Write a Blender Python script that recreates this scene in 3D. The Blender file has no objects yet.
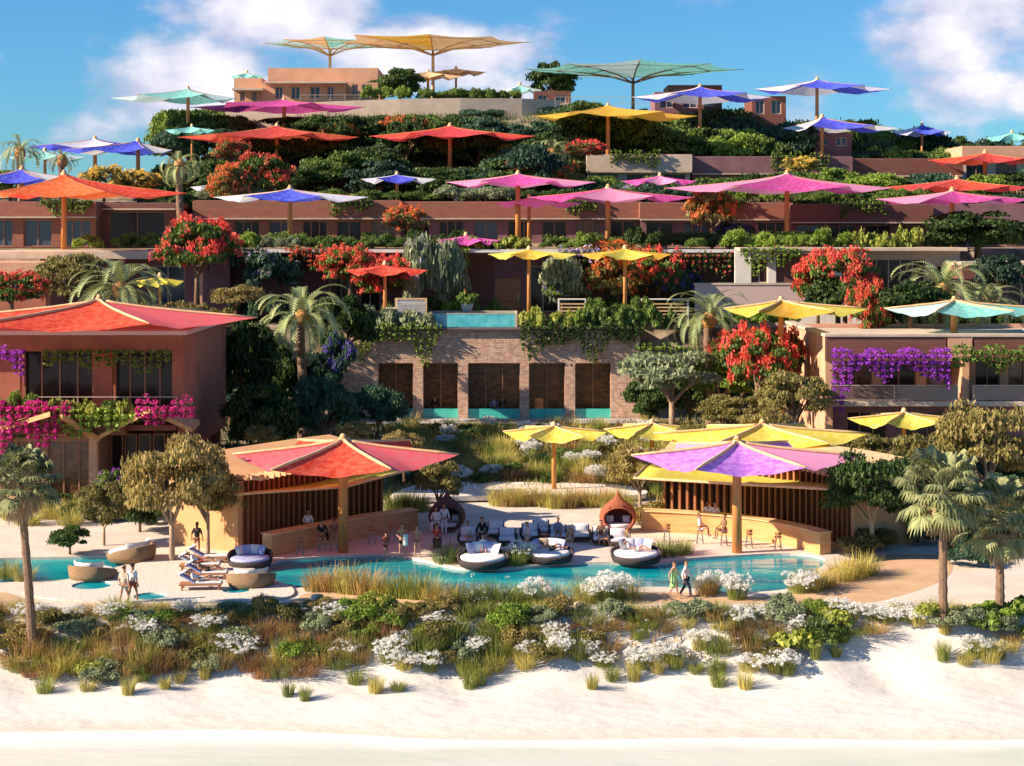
import bpy, math, random
import numpy as np
from mathutils import Vector
from mathutils.geometry import tessellate_polygon
R = math.radians
random.seed(7); rng = np.random.default_rng(11)
S = bpy.context.scene; C = S.collection
F = 1670.0; HY = 230.0; CH = 17.0          # focal length in px, horizon row, camera height

# ---------------------------------------------------------------- camera, sky, sun, exposure
cam = bpy.data.cameras.new('camera'); co = bpy.data.objects.new('camera', cam); C.objects.link(co)
co.location = (0, 0, CH); co.rotation_euler = (R(90), 0, 0)
cam.sensor_width = 36; cam.lens = 36*F/1024; cam.shift_y = -(383-HY)/1024
cam.clip_start = 1; cam.clip_end = 9000
S.camera = co
SUN_EL, SUN_AZ = 28, 15                    # sun stands to the left, a little on the camera's side
S.view_settings.view_transform = 'Standard'; S.view_settings.look = 'None'
S.view_settings.gamma = 1; S.view_settings.exposure = 1.06; S.view_settings.use_curve_mapping = False
w = bpy.data.worlds.new('World'); S.world = w; w.use_nodes = True
wt = w.node_tree; wt.nodes.clear()
def N(t, ty, **k):
    n = t.nodes.new(ty)
    for a, b in k.items(): setattr(n, a, b)
    return n
def L(t, a, b): t.links.new(a, b)
sunv = Vector((-math.cos(R(SUN_AZ))*math.cos(R(SUN_EL)), -math.sin(R(SUN_AZ))*math.cos(R(SUN_EL)), math.sin(R(SUN_EL))))
sky = N(wt, 'ShaderNodeTexSky', sky_type='NISHITA'); sky.sun_disc = False
sky.sun_elevation = R(SUN_EL); sky.sun_rotation = math.atan2(sunv.x, sunv.y)
sky.air_density = 1.0; sky.dust_density = 0.3; sky.ozone_density = 3.0
tint = N(wt, 'ShaderNodeMixRGB', blend_type='MULTIPLY'); tint.inputs[0].default_value = 1
tint.inputs[2].default_value = (0.40, 0.82, 1.15, 1)
L(wt, sky.outputs[0], tint.inputs[1])
tc = N(wt, 'ShaderNodeTexCoord'); sp = N(wt, 'ShaderNodeSeparateXYZ'); L(wt, tc.outputs['Generated'], sp.inputs[0])
def M2(op, a, b=None, clamp=False, t=wt):
    n = N(t, 'ShaderNodeMath', operation=op); n.use_clamp = clamp
    for i, v in enumerate((a, b)):
        if v is None: continue
        if isinstance(v, (int, float)): n.inputs[i].default_value = v
        else: L(t, v, n.inputs[i])
    return n.outputs[0]
den = M2('MAXIMUM', sp.outputs['Y'], 0.05)
u = M2('DIVIDE', sp.outputs['X'], den); v = M2('DIVIDE', sp.outputs['Z'], den)
cv = N(wt, 'ShaderNodeCombineXYZ'); L(wt, u, cv.inputs[0]); L(wt, M2('MULTIPLY', v, 1.7), cv.inputs[1])
noi = N(wt, 'ShaderNodeTexNoise'); noi.inputs['Scale'].default_value = 13; noi.inputs['Detail'].default_value = 9; noi.inputs['Roughness'].default_value = 0.56
L(wt, cv.outputs[0], noi.inputs['Vector'])
tot = None
for (cx, cy, rx, ry, s) in [(270, 8, 95, 50, .85), (205, 75, 120, 55, .66), (440, 58, 125, 38, .78), (520, 95, 60, 30, .5), (70, 130, 100, 30, .34), (975, 30, 115, 62, .7),
                            (1010, 90, 150, 40, .6), (870, 85, 130, 50, .28), (40, 50, 80, 25, .22), (150, 100, 70, 24, .35), (1500, 80, 280, 90, .8), (-500, 60, 300, 90, .8), (700, 10, 90, 16, .12)]:
    du = M2('MULTIPLY', M2('SUBTRACT', u, (cx-512)/F), F/rx); dv = M2('MULTIPLY', M2('SUBTRACT', v, (HY-cy)/F), F/ry)
    d2 = M2('ADD', M2('MULTIPLY', du, du), M2('MULTIPLY', dv, dv))
    g = M2('MULTIPLY', M2('POWER', 2.718, M2('MULTIPLY', d2, -0.8)), s)
    tot = g if tot is None else M2('MAXIMUM', tot, g)
dens = M2('ADD', tot, M2('MULTIPLY', M2('SUBTRACT', noi.outputs[0], 0.5), 1.5))
cr = N(wt, 'ShaderNodeMapRange'); cr.interpolation_type = 'SMOOTHSTEP'
cr.inputs['From Min'].default_value = 0.20; cr.inputs['From Max'].default_value = 0.62
L(wt, dens, cr.inputs['Value'])
# cloud shading: a second noise gives lilac bellies
n2 = N(wt, 'ShaderNodeTexNoise'); n2.inputs['Scale'].default_value = 22; n2.inputs['Detail'].default_value = 6
off = N(wt, 'ShaderNodeVectorMath', operation='ADD'); off.inputs[1].default_value = (3.1, 0.02, 0); L(wt, cv.outputs[0], off.inputs[0]); L(wt, off.outputs[0], n2.inputs['Vector'])
cc = N(wt, 'ShaderNodeValToRGB'); cc.color_ramp.elements[0].position = 0.38; cc.color_ramp.elements[0].color = (4.4, 4.6, 6.4, 1)
cc.color_ramp.elements[1].position = 0.62; cc.color_ramp.elements[1].color = (8.6, 8.4, 8.8, 1)
L(wt, M2('ADD', M2('MULTIPLY', n2.outputs[0], .6), M2('MULTIPLY', dens, .35)), cc.inputs[0])
mx = N(wt, 'ShaderNodeMixRGB'); L(wt, cr.outputs[0], mx.inputs[0]); L(wt, tint.outputs[0], mx.inputs[1]); L(wt, cc.outputs[0], mx.inputs[2])
bg = N(wt, 'ShaderNodeBackground'); bg.inputs[1].default_value = 0.061
L(wt, mx.outputs[0], bg.inputs[0]); wo = N(wt, 'ShaderNodeOutputWorld'); L(wt, bg.outputs[0], wo.inputs[0])
sl = bpy.data.lights.new('sun', 'SUN'); sl.energy = 5.0; sl.angle = R(0.5); sl.color = (1.0, 0.84, 0.64)
so = bpy.data.objects.new('sun', sl); C.objects.link(so)
so.rotation_euler = (-sunv).to_track_quat('-Z', 'Y').to_euler()
S.cycles.max_bounces = 6; S.cycles.transparent_max_bounces = 6

# ---------------------------------------------------------------- helpers
def PX(px, Y): return (px-512)*Y/F
def PZ(py, Y): return CH-(py-HY)*Y/F
def GY(py, z=0.0): return (CH-z)*F/(py-HY)
def gp(px, py, z=0.0):
    Y = GY(py, z); return (PX(px, Y), Y)

MATS = {}
def mat(name, col, rough=.7, col2=None, scale=3.0, bump=0.0, bscale=None, trans=0.0, spec=.3, metal=0, island=0.0, objvar=0.0, stretch=None, tex='noise', emit=None):
    if name in MATS: return MATS[name]
    m = bpy.data.materials.new(name); MATS[name] = m; m.use_nodes = True
    t = m.node_tree; t.nodes.clear()
    out = N(t, 'ShaderNodeOutputMaterial'); bs = N(t, 'ShaderNodeBsdfPrincipled')
    bs.inputs['Roughness'].default_value = rough; bs.inputs['Specular IOR Level'].default_value = spec; bs.inputs['Metallic'].default_value = metal
    tcx = N(t, 'ShaderNodeTexCoord'); vec = tcx.outputs['Object']
    if stretch:
        mp = N(t, 'ShaderNodeMapping'); mp.inputs['Scale'].default_value = stretch; L(t, vec, mp.inputs[0]); vec = mp.outputs[0]
    rgb = N(t, 'ShaderNodeRGB'); rgb.outputs[0].default_value = (*col, 1); cur = rgb.outputs[0]
    if col2:
        if tex == 'brick':
            # bricks run along x and z: swap axes
            sx = N(t, 'ShaderNodeSeparateXYZ'); L(t, vec, sx.inputs[0]); cb = N(t, 'ShaderNodeCombineXYZ')
            L(t, M2('ADD', sx.outputs[0], sx.outputs[1], t=t), cb.inputs[0]); L(t, sx.outputs[2], cb.inputs[1])
            b = N(t, 'ShaderNodeTexBrick'); b.inputs['Scale'].default_value = scale; b.inputs['Color1'].default_value = (*col, 1); b.inputs['Color2'].default_value = (*col2, 1)
            b.inputs['Mortar'].default_value = (col[0]*.45, col[1]*.45, col[2]*.45, 1); b.inputs['Mortar Size'].default_value = .025; b.inputs['Brick Width'].default_value = .6; b.inputs['Row Height'].default_value = .22
            L(t, cb.outputs[0], b.inputs['Vector']); nz = N(t, 'ShaderNodeTexNoise'); nz.inputs['Scale'].default_value = 2.5; nz.inputs['Detail'].default_value = 6; L(t, vec, nz.inputs['Vector'])
            mm = N(t, 'ShaderNodeMixRGB', blend_type='OVERLAY'); mm.inputs[0].default_value = .8; L(t, b.outputs[0], mm.inputs[1]); L(t, nz.outputs[0], mm.inputs[2]); cur = mm.outputs[0]
        else:
            nz = N(t, 'ShaderNodeTexNoise'); nz.inputs['Scale'].default_value = scale; nz.inputs['Detail'].default_value = 7; nz.inputs['Roughness'].default_value = .6
            L(t, vec, nz.inputs['Vector']); rp = N(t, 'ShaderNodeMapRange'); rp.inputs['From Min'].default_value = .36; rp.inputs['From Max'].default_value = .64; L(t, nz.outputs[0], rp.inputs['Value'])
            mm = N(t, 'ShaderNodeMixRGB'); L(t, rp.outputs[0], mm.inputs[0]); L(t, cur, mm.inputs[1]); mm.inputs[2].default_value = (*col2, 1); cur = mm.outputs[0]
    if island or objvar:
        geo = N(t, 'ShaderNodeNewGeometry'); oi = N(t, 'ShaderNodeObjectInfo')
        a = M2('MULTIPLY', M2('SUBTRACT', geo.outputs['Random Per Island'], .5, t=t), 2*island, t=t)
        b_ = M2('MULTIPLY', M2('SUBTRACT', oi.outputs['Random'], .5, t=t), 2*objvar, t=t)
        hs = N(t, 'ShaderNodeHueSaturation'); L(t, cur, hs.inputs['Color'])
        L(t, M2('ADD', 1, M2('ADD', a, b_, t=t), t=t), hs.inputs['Value'])
        L(t, M2('ADD', .5, M2('MULTIPLY', M2('ADD', a, b_, t=t), -.035, t=t), t=t), hs.inputs['Hue']); cur = hs.outputs[0]
    L(t, cur, bs.inputs['Base Color'])
    if bump:
        bz = N(t, 'ShaderNodeTexNoise'); bz.inputs['Scale'].default_value = bscale or scale*4; bz.inputs['Detail'].default_value = 5; L(t, vec, bz.inputs['Vector'])
        bu = N(t, 'ShaderNodeBump'); bu.inputs['Strength'].default_value = bump; bu.inputs['Distance'].default_value = .1; L(t, bz.outputs[0], bu.inputs['Height']); L(t, bu.outputs[0], bs.inputs['Normal'])
    if emit:
        bs.inputs['Emission Color'].default_value = (*emit[0], 1); bs.inputs['Emission Strength'].default_value = emit[1]
    if trans:
        tr = N(t, 'ShaderNodeBsdfTranslucent'); L(t, cur, tr.inputs[0]); ms = N(t, 'ShaderNodeMixShader'); ms.inputs[0].default_value = trans
        L(t, bs.outputs[0], ms.inputs[1]); L(t, tr.outputs[0], ms.inputs[2]); L(t, ms.outputs[0], out.inputs[0])
    else: L(t, bs.outputs[0], out.inputs[0])
    return m

def tag(o, label=None, cat=None, group=None, kind=None):
    if label: o['label'] = label
    if cat: o['category'] = cat
    if group: o['group'] = group
    if kind: o['kind'] = kind
    return o
def thing(name, loc, label=None, cat=None, group=None, rz=0, sc=None):
    o = bpy.data.objects.new(name, None); C.objects.link(o); o.location = loc; o.rotation_euler = (0, 0, rz)
    o.empty_display_size = .2
    if sc: o.scale = sc
    return tag(o, label, cat, group)
def link(name, me, parent=None, loc=None, rz=0, sc=None):
    o = bpy.data.objects.new(name, me); C.objects.link(o)
    if parent: o.parent = parent
    if loc: o.location = loc
    o.rotation_euler = (0, 0, rz)
    if sc: o.scale = sc
    return o

class MB:
    def __init__(s): s.v = []; s.f = []; s.m = []; s.cur = 0
    def add(s, vs, fs):
        b = len(s.v); s.v += [tuple(p) for p in vs]; s.f += [tuple(b+i for i in f) for f in fs]; s.m += [s.cur]*len(fs); return s
    def box(s, x0, x1, y0, y1, z0, z1):
        return s.add([(x0,y0,z0),(x1,y0,z0),(x1,y1,z0),(x0,y1,z0),(x0,y0,z1),(x1,y0,z1),(x1,y1,z1),(x0,y1,z1)],
                     [(0,3,2,1),(4,5,6,7),(0,1,5,4),(1,2,6,5),(2,3,7,6),(3,0,4,7)])
    def bar(s, a, b, w, h=None):
        a = Vector(a); b = Vector(b); h = h or w; d = (b-a).normalized()
        up = Vector((0,0,1)) if abs(d.z) < .95 else Vector((0,1,0))
        x = d.cross(up).normalized()*(w/2); y = x.cross(d).normalized()*(h/2)
        vs = [a-x-y, a+x-y, a+x+y, a-x+y, b-x-y, b+x-y, b+x+y, b-x+y]
        return s.add(vs, [(0,3,2,1),(4,5,6,7),(0,1,5,4),(1,2,6,5),(2,3,7,6),(3,0,4,7)])
    def prism(s, poly, z0, z1):
        n = len(poly); tri = tessellate_polygon([[Vector((p[0], p[1], 0)) for p in poly]])
        vs = [(p[0], p[1], z0) for p in poly]+[(p[0], p[1], z1) for p in poly]
        area = sum(poly[i][0]*poly[(i+1)%n][1]-poly[(i+1)%n][0]*poly[i][1] for i in range(n))
        fs = []
        for t in tri:
            a, b, c = [poly[i] for i in t]
            if (b[0]-a[0])*(c[1]-a[1])-(b[1]-a[1])*(c[0]-a[0]) < 0: t = t[::-1]
            fs.append(tuple(i+n for i in t)); fs.append(tuple(t[::-1]))
        for i in range(n):
            j = (i+1) % n; fs.append((i, j, j+n, i+n) if area > 0 else (j, i, i+n, j+n))
        return s.add(vs, fs)
    def tube(s, pts, rad, n=8, cap=True):
        pts = [Vector(p) for p in pts]; m = len(pts); rad = rad if isinstance(rad, (list, tuple)) else [rad]*m
        vs = []; px_ = None
        for i, p in enumerate(pts):
            d = (pts[min(i+1, m-1)]-pts[max(i-1, 0)]).normalized()
            if px_ is None: px_ = d.cross(Vector((0,1,0)) if abs(d.y) < .9 else Vector((1,0,0))).normalized()
            x = (px_-d*px_.dot(d)).normalized(); px_ = x; y = d.cross(x)
            vs += [p+(x*math.cos(2*math.pi*k/n)+y*math.sin(2*math.pi*k/n))*rad[i] for k in range(n)]
        fs = [(i*n+k, i*n+(k+1)%n, (i+1)*n+(k+1)%n, (i+1)*n+k) for i in range(m-1) for k in range(n)]
        if cap: fs += [tuple(range(n))[::-1], tuple((m-1)*n+k for k in range(n))]
        return s.add(vs, fs)
    def lathe(s, prof, n=24, c=(0,0,0), a0=0, a1=2*math.pi, sx=1, sy=1, tilt=None):
        full = abs(a1-a0-2*math.pi) < 1e-6; k_ = n if full else n+1
        vs = []
        for (r, z) in prof:
            for k in range(k_):
                a = a0+(a1-a0)*k/n; vs.append((c[0]+r*math.cos(a)*sx, c[1]+r*math.sin(a)*sy, c[2]+z))
        fs = []
        for i in range(len(prof)-1):
            for k in range(n):
                k2 = (k+1) % k_; fs.append((i*k_+k, i*k_+k2, (i+1)*k_+k2, (i+1)*k_+k))
        return s.add(vs, fs)
    def grid(s, P):
        h = len(P); w_ = len(P[0])
        return s.add([p for r in P for p in r], [(i*w_+j, i*w_+j+1, (i+1)*w_+j+1, (i+1)*w_+j) for i in range(h-1) for j in range(w_-1)])
    def mesh(s, name, mats, smooth=False, off=(0,0,0)):
        me = bpy.data.meshes.new(name); me.from_pydata([(a-off[0], b-off[1], c-off[2]) for a, b, c in s.v], [], s.f)
        for m in (mats if isinstance(mats, list) else [mats]): me.materials.append(m)
        if isinstance(mats, list) and len(mats) > 1: me.polygons.foreach_set('material_index', s.m)
        if smooth: me.polygons.foreach_set('use_smooth', [True]*len(me.polygons))
        me.update(); return me
    def build(s, name, mats, parent=None, smooth=False, world=False, label=None):
        off = (0,0,0)
        if world and parent:
            q = parent; acc = Vector((0,0,0))
            while q: acc += q.location; q = q.parent
            off = acc
        o = link(name, s.mesh(name, mats, smooth, off), parent)
        if label: o['label'] = label
        return o
def bevel(o, w=.03, seg=2):
    b = o.modifiers.new('bevel', 'BEVEL'); b.width = w; b.segments = seg; b.limit_method = 'ANGLE'; return o

def quads_mesh(name, V, m, mats=None):      # V: (n,4,3)
    n = len(V); me = bpy.data.meshes.new(name); me.vertices.add(4*n); me.vertices.foreach_set('co', np.ascontiguousarray(V, dtype=np.float32).ravel())
    me.loops.add(4*n); me.loops.foreach_set('vertex_index', np.arange(4*n, dtype=np.int32)); me.polygons.add(n)
    me.polygons.foreach_set('loop_start', np.arange(0, 4*n, 4, dtype=np.int32)); me.polygons.foreach_set('loop_total', np.full(n, 4, dtype=np.int32))
    me.materials.append(m); me.update(calc_edges=True); me.validate(); return me
def unit(a): return a/(np.linalg.norm(a, axis=-1, keepdims=True)+1e-9)
def leaves(c, nrm, size, jit=.7, aspect=.55, size_var=.4):
    n = len(c); nn = unit(nrm+rng.normal(0, jit, (n,3))*.85); t = unit(np.cross(nn, rng.normal(0, 1, (n,3)))); b = np.cross(nn, t)
    s_ = (size*(1+rng.uniform(-size_var, size_var, (n,1))))
    return np.stack([c-t*s_, c+b*s_*aspect-nn*s_*.12, c+t*s_, c-b*s_*aspect-nn*s_*.12], axis=1)

# ---------------------------------------------------------------- materials
m_sand = None
def leafmat(n, c, tr=.3, iv=.35, ov=.22): return mat(n, c, .55, trans=tr, island=iv, objvar=ov, spec=.25)
G_dark = leafmat('foliage dark green', (.06,.105,.022), .3, .55, .35); G_mid = leafmat('foliage mid green', (.125,.195,.035), .3, .5, .3); G_fresh = leafmat('foliage fresh green', (.21,.31,.045), .3, .45)
G_lime = leafmat('foliage yellow green', (.30,.33,.06)); G_olive = leafmat('foliage olive', (.22,.19,.055), .3, .45); G_olive2 = leafmat('foliage golden olive', (.30,.235,.075), .3, .45)
G_silver = leafmat('foliage silver green', (.26,.30,.16)); G_pine = leafmat('foliage blue green', (.05,.105,.06), .3, .5, .3); G_palm = leafmat('palm frond green', (.36,.40,.17), .2, .2)
G_fan = leafmat('fan leaf green', (.27,.29,.13), .25, .5); G_dead = leafmat('dry palm leaf', (.38,.27,.14), .2)
B_red = leafmat('blossom coral red', (.78,.13,.08), .35, .35, .15); B_orange = leafmat('blossom orange', (.72,.20,.06), .35, .3, .1); B_mag = leafmat('blossom magenta', (.66,.03,.26), .35, .3, .1)
B_pur = leafmat('blossom purple', (.42,.07,.62), .35, .3, .1); B_lil = leafmat('blossom lilac', (.58,.42,.66), .35, .25, .1); B_vio = leafmat('blossom violet', (.20,.10,.60), .35, .3, .1)
B_white = leafmat('blossom white', (.86,.84,.80), .3, .15, .05); B_yel = leafmat('blossom yellow', (.80,.55,.10), .35, .25, .1)
g_tan = leafmat('grass tan', (.48,.33,.12), .35); g_brown = leafmat('grass russet', (.34,.18,.075), .35); g_green = leafmat('grass green', (.25,.28,.065), .35); g_gold = leafmat('grass gold', (.50,.43,.12), .35)
M_bark = mat('bark', (.22,.13,.075), .9, (.12,.07,.04), 6, .5); M_barkpale = mat('pale bark', (.42,.30,.2), .9, (.25,.16,.1), 6, .5); M_palmbark = mat('palm bark', (.36,.22,.14), .9, (.20,.11,.07), 5, .8, stretch=(1,1,4))
M_post = mat('orange timber', (.62,.27,.08), .5, (.50,.19,.055), 2, .1, stretch=(4,4,.6)); M_beam = mat('pale timber', (.78,.52,.27), .5, (.66,.40,.2), 2); M_white = mat('white render', (.80,.74,.68), .8, (.70,.64,.58), 1.2)
M_terra = mat('terracotta render', (.44,.15,.085), .85, (.33,.105,.065), .5, .15); M_rust_shade = mat('shade-darkened rust cladding', (.32,.125,.075), .75, (.25,.095,.06), .8, .1, stretch=(1,1,5)); M_brown = mat('brown cladding', (.22,.085,.06), .7, (.16,.06,.045), 1.2, .1, stretch=(1,1,8)); M_peach = mat('peach render', (.66,.36,.22), .85, (.58,.30,.18), .8, .1)  # the rust tone is darkened: parasol shade on the terrace fronts put into colour
M_beige = mat('beige stone render', (.62,.48,.36), .85, (.52,.39,.29), .7, .1); M_plum = mat('plum render', (.25,.12,.13), .85, (.19,.09,.10), .8)
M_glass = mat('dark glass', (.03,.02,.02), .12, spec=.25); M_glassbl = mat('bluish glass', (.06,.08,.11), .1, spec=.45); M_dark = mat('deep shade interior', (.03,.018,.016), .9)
M_brick = mat('stone brick', (.80,.50,.34), .9, (.52,.33,.24), 1.6, .4, 9, tex='brick'); M_frame = mat('bronze frame', (.34,.17,.10), .5); M_rail = mat('rail', (.55,.42,.34), .4)
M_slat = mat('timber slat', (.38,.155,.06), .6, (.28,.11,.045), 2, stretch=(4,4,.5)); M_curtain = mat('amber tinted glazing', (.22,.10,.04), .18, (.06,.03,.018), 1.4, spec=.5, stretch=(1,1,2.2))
M_teal = mat('teal glass', (.06,.50,.42), .12, (.10,.62,.52), 2, spec=.6); M_roofsand = mat('sand roof', (.66,.36,.17), .9, (.58,.30,.14), .6, .15); M_counter = mat('counter timber', (.66,.36,.15), .55, (.55,.27,.10), 1.2, stretch=(1,1,5))
M_wick = mat('wicker', (.40,.25,.13), .8, (.22,.13,.07), 10, .6, 40, stretch=(1,1,5)); M_wickdark = mat('dark wicker', (.10,.07,.065), .8, (.06,.045,.045), 10, .6, 40, stretch=(1,1,5)); M_pod = mat('rust wicker', (.50,.15,.07), .7, (.30,.08,.04), 12, .6, 30, stretch=(1,1,4))
M_cush = mat('white cushion', (.80,.76,.74), .85, (.72,.68,.68), 4); M_cushblue = mat('lavender cushion', (.42,.44,.66), .85, (.34,.36,.58), 4); M_cushtan = mat('tan cushion', (.62,.44,.28), .85); M_wood = mat('teak', (.46,.20,.09), .5, (.34,.13,.06), 3, stretch=(.5,4,4))
M_metal = mat('grey metal', (.32,.30,.30), .35, metal=.8)

# ---------------------------------------------------------------- ground height
hx = [-160,-100,-66,-48,-36,-27,8,13,22,35,66,100,160]
hv = [14,18,20.5,23.5,29.5,34,34,29,26,25,22,18,14]
def H(x, y):
    base = np.interp(y, [-50, 40, 58, 66, 71, 72.8, 74.3, 75.2, 104, 118, 138, 141, 145, 150, 154, 158, 166, 178, 182, 188], [-7,-6,-3.9,-3.02,-2.3,-1.5,-.35,-.06,-.06,.5,1.2,1.3,8.6,8.8,9.2,15.2,15.3,19.5,19.8,20.5])
    top = np.interp(x, hx, hv)
    b = base+np.interp(y, [188,214,219.7,222.5], [0,.80,.80,1])*(top-20.5)
    if np.ndim(y) == 0:
        if y > 250: b = top*(1-min(1, (y-250)/140))+(-4)*min(1, (y-250)/140)
    else: b = np.where(y > 250, top+(-4-top)*np.clip((y-250)/140, 0, 1), b)
    wide = np.clip((np.abs(x)-110)/200, 0, 1)
    return b*(1-wide)+np.minimum(b, .3)*wide
def Hd(x, y):      # with dune ripples
    d = np.exp(-((y-72.5)/2.6)**2)*(.16*np.sin(x*.7+1.3*np.sin(x*.37))+.08*np.sin(x*1.7+y*1.1))
    return H(x, y)+d+np.exp(-((y-66.5)/2.2)**2)*(.10*np.sin(x*.11+.6)+.05*np.sin(x*.31+2))
xs = np.concatenate([np.linspace(-3000,-320,12), np.linspace(-300,-50,40), np.arange(-48,48.1,.6), np.linspace(50,300,40), np.linspace(320,3000,12)])
ys = np.concatenate([np.arange(40,60,2), np.arange(60,80,.5), np.arange(80,104,4), np.arange(104,190,1), np.arange(190,260,3), np.linspace(262,420,20), np.linspace(500,6000,10)])
XX, YY = np.meshgrid(xs, ys); ZZ = Hd(XX, YY)
ZZ = np.where((np.abs(XX) < 42) & (YY > 77) & (YY < 103), -1.6, ZZ)
mb = MB(); mb.grid([[(float(XX[i,j]), float(YY[i,j]), float(ZZ[i,j])) for j in range(len(xs))] for i in range(len(ys))])
def ground_mat():
    m = bpy.data.materials.new('sand and soil'); m.use_nodes = True; t = m.node_tree; bs = t.nodes['Principled BSDF']; bs.inputs['Roughness'].default_value = .95; bs.inputs['Specular IOR Level'].default_value = .1
    geo = N(t, 'ShaderNodeNewGeometry'); sx = N(t, 'ShaderNodeSeparateXYZ'); L(t, geo.outputs['Position'], sx.inputs[0])
    nz = N(t, 'ShaderNodeTexNoise'); nz.inputs['Scale'].default_value = .35; nz.inputs['Detail'].default_value = 8; mp = N(t, 'ShaderNodeMapping'); mp.inputs['Scale'].default_value = (.6,1.3,1); L(t, geo.outputs['Position'], mp.inputs[0]); L(t, mp.outputs[0], nz.inputs['Vector'])
    r1 = N(t, 'ShaderNodeValToRGB'); e = r1.color_ramp.elements; e[0].position = .35; e[0].color = (.63,.57,.52,1); e[1].position = .62; e[1].color = (.69,.64,.59,1); L(t, nz.outputs[0], r1.inputs[0])
    # behind the beach: soil and dry litter
    n3 = N(t, 'ShaderNodeTexNoise'); n3.inputs['Scale'].default_value = .5; n3.inputs['Detail'].default_value = 6; L(t, geo.outputs['Position'], n3.inputs['Vector'])
    r2 = N(t, 'ShaderNodeValToRGB'); e = r2.color_ramp.elements; e[0].position = .4; e[0].color = (.12,.09,.05,1); e[1].position = .6; e[1].color = (.34,.26,.18,1); L(t, n3.outputs[0], r2.inputs[0])
    far = N(t, 'ShaderNodeMapRange'); far.inputs['From Min'].default_value = 104; far.inputs['From Max'].default_value = 112; L(t, sx.outputs[1], far.inputs['Value'])
    mm = N(t, 'ShaderNodeMixRGB'); L(t, far.outputs[0], mm.inputs[0]); L(t, r1.outputs[0], mm.inputs[1]); L(t, r2.outputs[0], mm.inputs[2])
    # wet strip next to the water
    wet = N(t, 'ShaderNodeMapRange'); wet.inputs['From Min'].default_value = -2.98; wet.inputs['From Max'].default_value = -2.7; L(t, M2('ADD', sx.outputs[2], M2('MULTIPLY', nz.outputs[0], .15, t=t), t=t), wet.inputs['Value'])
    m3 = N(t, 'ShaderNodeMixRGB'); L(t, wet.outputs[0], m3.inputs[0]); m3.inputs[1].default_value = (.60,.53,.43,1); L(t, mm.outputs[0], m3.inputs[2]); L(t, m3.outputs[0], bs.inputs['Base Color'])
    bz = N(t, 'ShaderNodeTexNoise'); bz.inputs['Scale'].default_value = 1.6; bz.inputs['Detail'].default_value = 9; L(t, mp.outputs[0], bz.inputs['Vector']); bu = N(t, 'ShaderNodeBump'); bu.inputs['Strength'].default_value = .9; bu.inputs['Distance'].default_value = .12; L(t, bz.outputs[0], bu.inputs['Height']); L(t, bu.outputs[0], bs.inputs['Normal'])
    return m
tag(mb.build('ground', ground_mat(), smooth=True), kind='structure')

# sea: pale shallow wash
def water_mat(name, deep, shallow, scale, rough, bump, foam=None, spec=.5):
    m = bpy.data.materials.new(name); m.use_nodes = True; t = m.node_tree; bs = t.nodes['Principled BSDF']; bs.inputs['Roughness'].default_value = rough; bs.inputs['Specular IOR Level'].default_value = spec
    geo = N(t, 'ShaderNodeNewGeometry'); mp = N(t, 'ShaderNodeMapping'); mp.inputs['Scale'].default_value = (.5,1.5,1); L(t, geo.outputs['Position'], mp.inputs[0])
    nz = N(t, 'ShaderNodeTexNoise'); nz.inputs['Scale'].default_value = scale; nz.inputs['Detail'].default_value = 5; L(t, mp.outputs[0], nz.inputs['Vector'])
    r = N(t, 'ShaderNodeMapRange'); r.inputs['From Min'].default_value = .35; r.inputs['From Max'].default_value = .65; L(t, nz.outputs[0], r.inputs['Value'])
    mm = N(t, 'ShaderNodeMixRGB'); L(t, r.outputs[0], mm.inputs[0]); mm.inputs[1].default_value = (*deep,1); mm.inputs[2].default_value = (*shallow,1); cur = mm.outputs[0]
    if foam:
        sx = N(t, 'ShaderNodeSeparateXYZ'); L(t, geo.outputs['Position'], sx.inputs[0]); n3 = N(t, 'ShaderNodeTexNoise'); n3.inputs['Scale'].default_value = .22; n3.inputs['Detail'].default_value = 7; L(t, mp.outputs[0], n3.inputs['Vector'])
        d = M2('ABSOLUTE', M2('SUBTRACT', M2('ADD', sx.outputs[1], M2('MULTIPLY', n3.outputs[0], 2.2, t=t), t=t), foam, t=t), t=t)
        f1 = N(t, 'ShaderNodeMapRange'); f1.inputs['From Min'].default_value = .35; f1.inputs['From Max'].default_value = 1.5; f1.inputs['To Min'].default_value = 1; f1.inputs['To Max'].default_value = 0; L(t, d, f1.inputs['Value'])
        m2 = N(t, 'ShaderNodeMixRGB'); L(t, f1.outputs[0], m2.inputs[0]); L(t, cur, m2.inputs[1]); m2.inputs[2].default_value = (.88,.86,.82,1); cur = m2.outputs[0]
    L(t, cur, bs.inputs['Base Color'])
    bz = N(t, 'ShaderNodeTexNoise'); bz.inputs['Scale'].default_value = 1.2; bz.inputs['Detail'].default_value = 4; L(t, mp.outputs[0], bz.inputs['Vector']); bu = N(t, 'ShaderNodeBump'); bu.inputs['Strength'].default_value = bump; bu.inputs['Distance'].default_value = .1; L(t, bz.outputs[0], bu.inputs['Height']); L(t, bu.outputs[0], bs.inputs['Normal'])
    return m
mb = MB(); mb.add([(-3000,-3000,-3.0),(3000,-3000,-3.0),(3000,68,-3.0),(-3000,68,-3.0)], [(0,1,2,3)])
tag(mb.build('water', water_mat('sea wash', (.60,.62,.52), (.70,.68,.60), .25, .3, .4, foam=66.9, spec=.3)), kind='structure')

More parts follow.
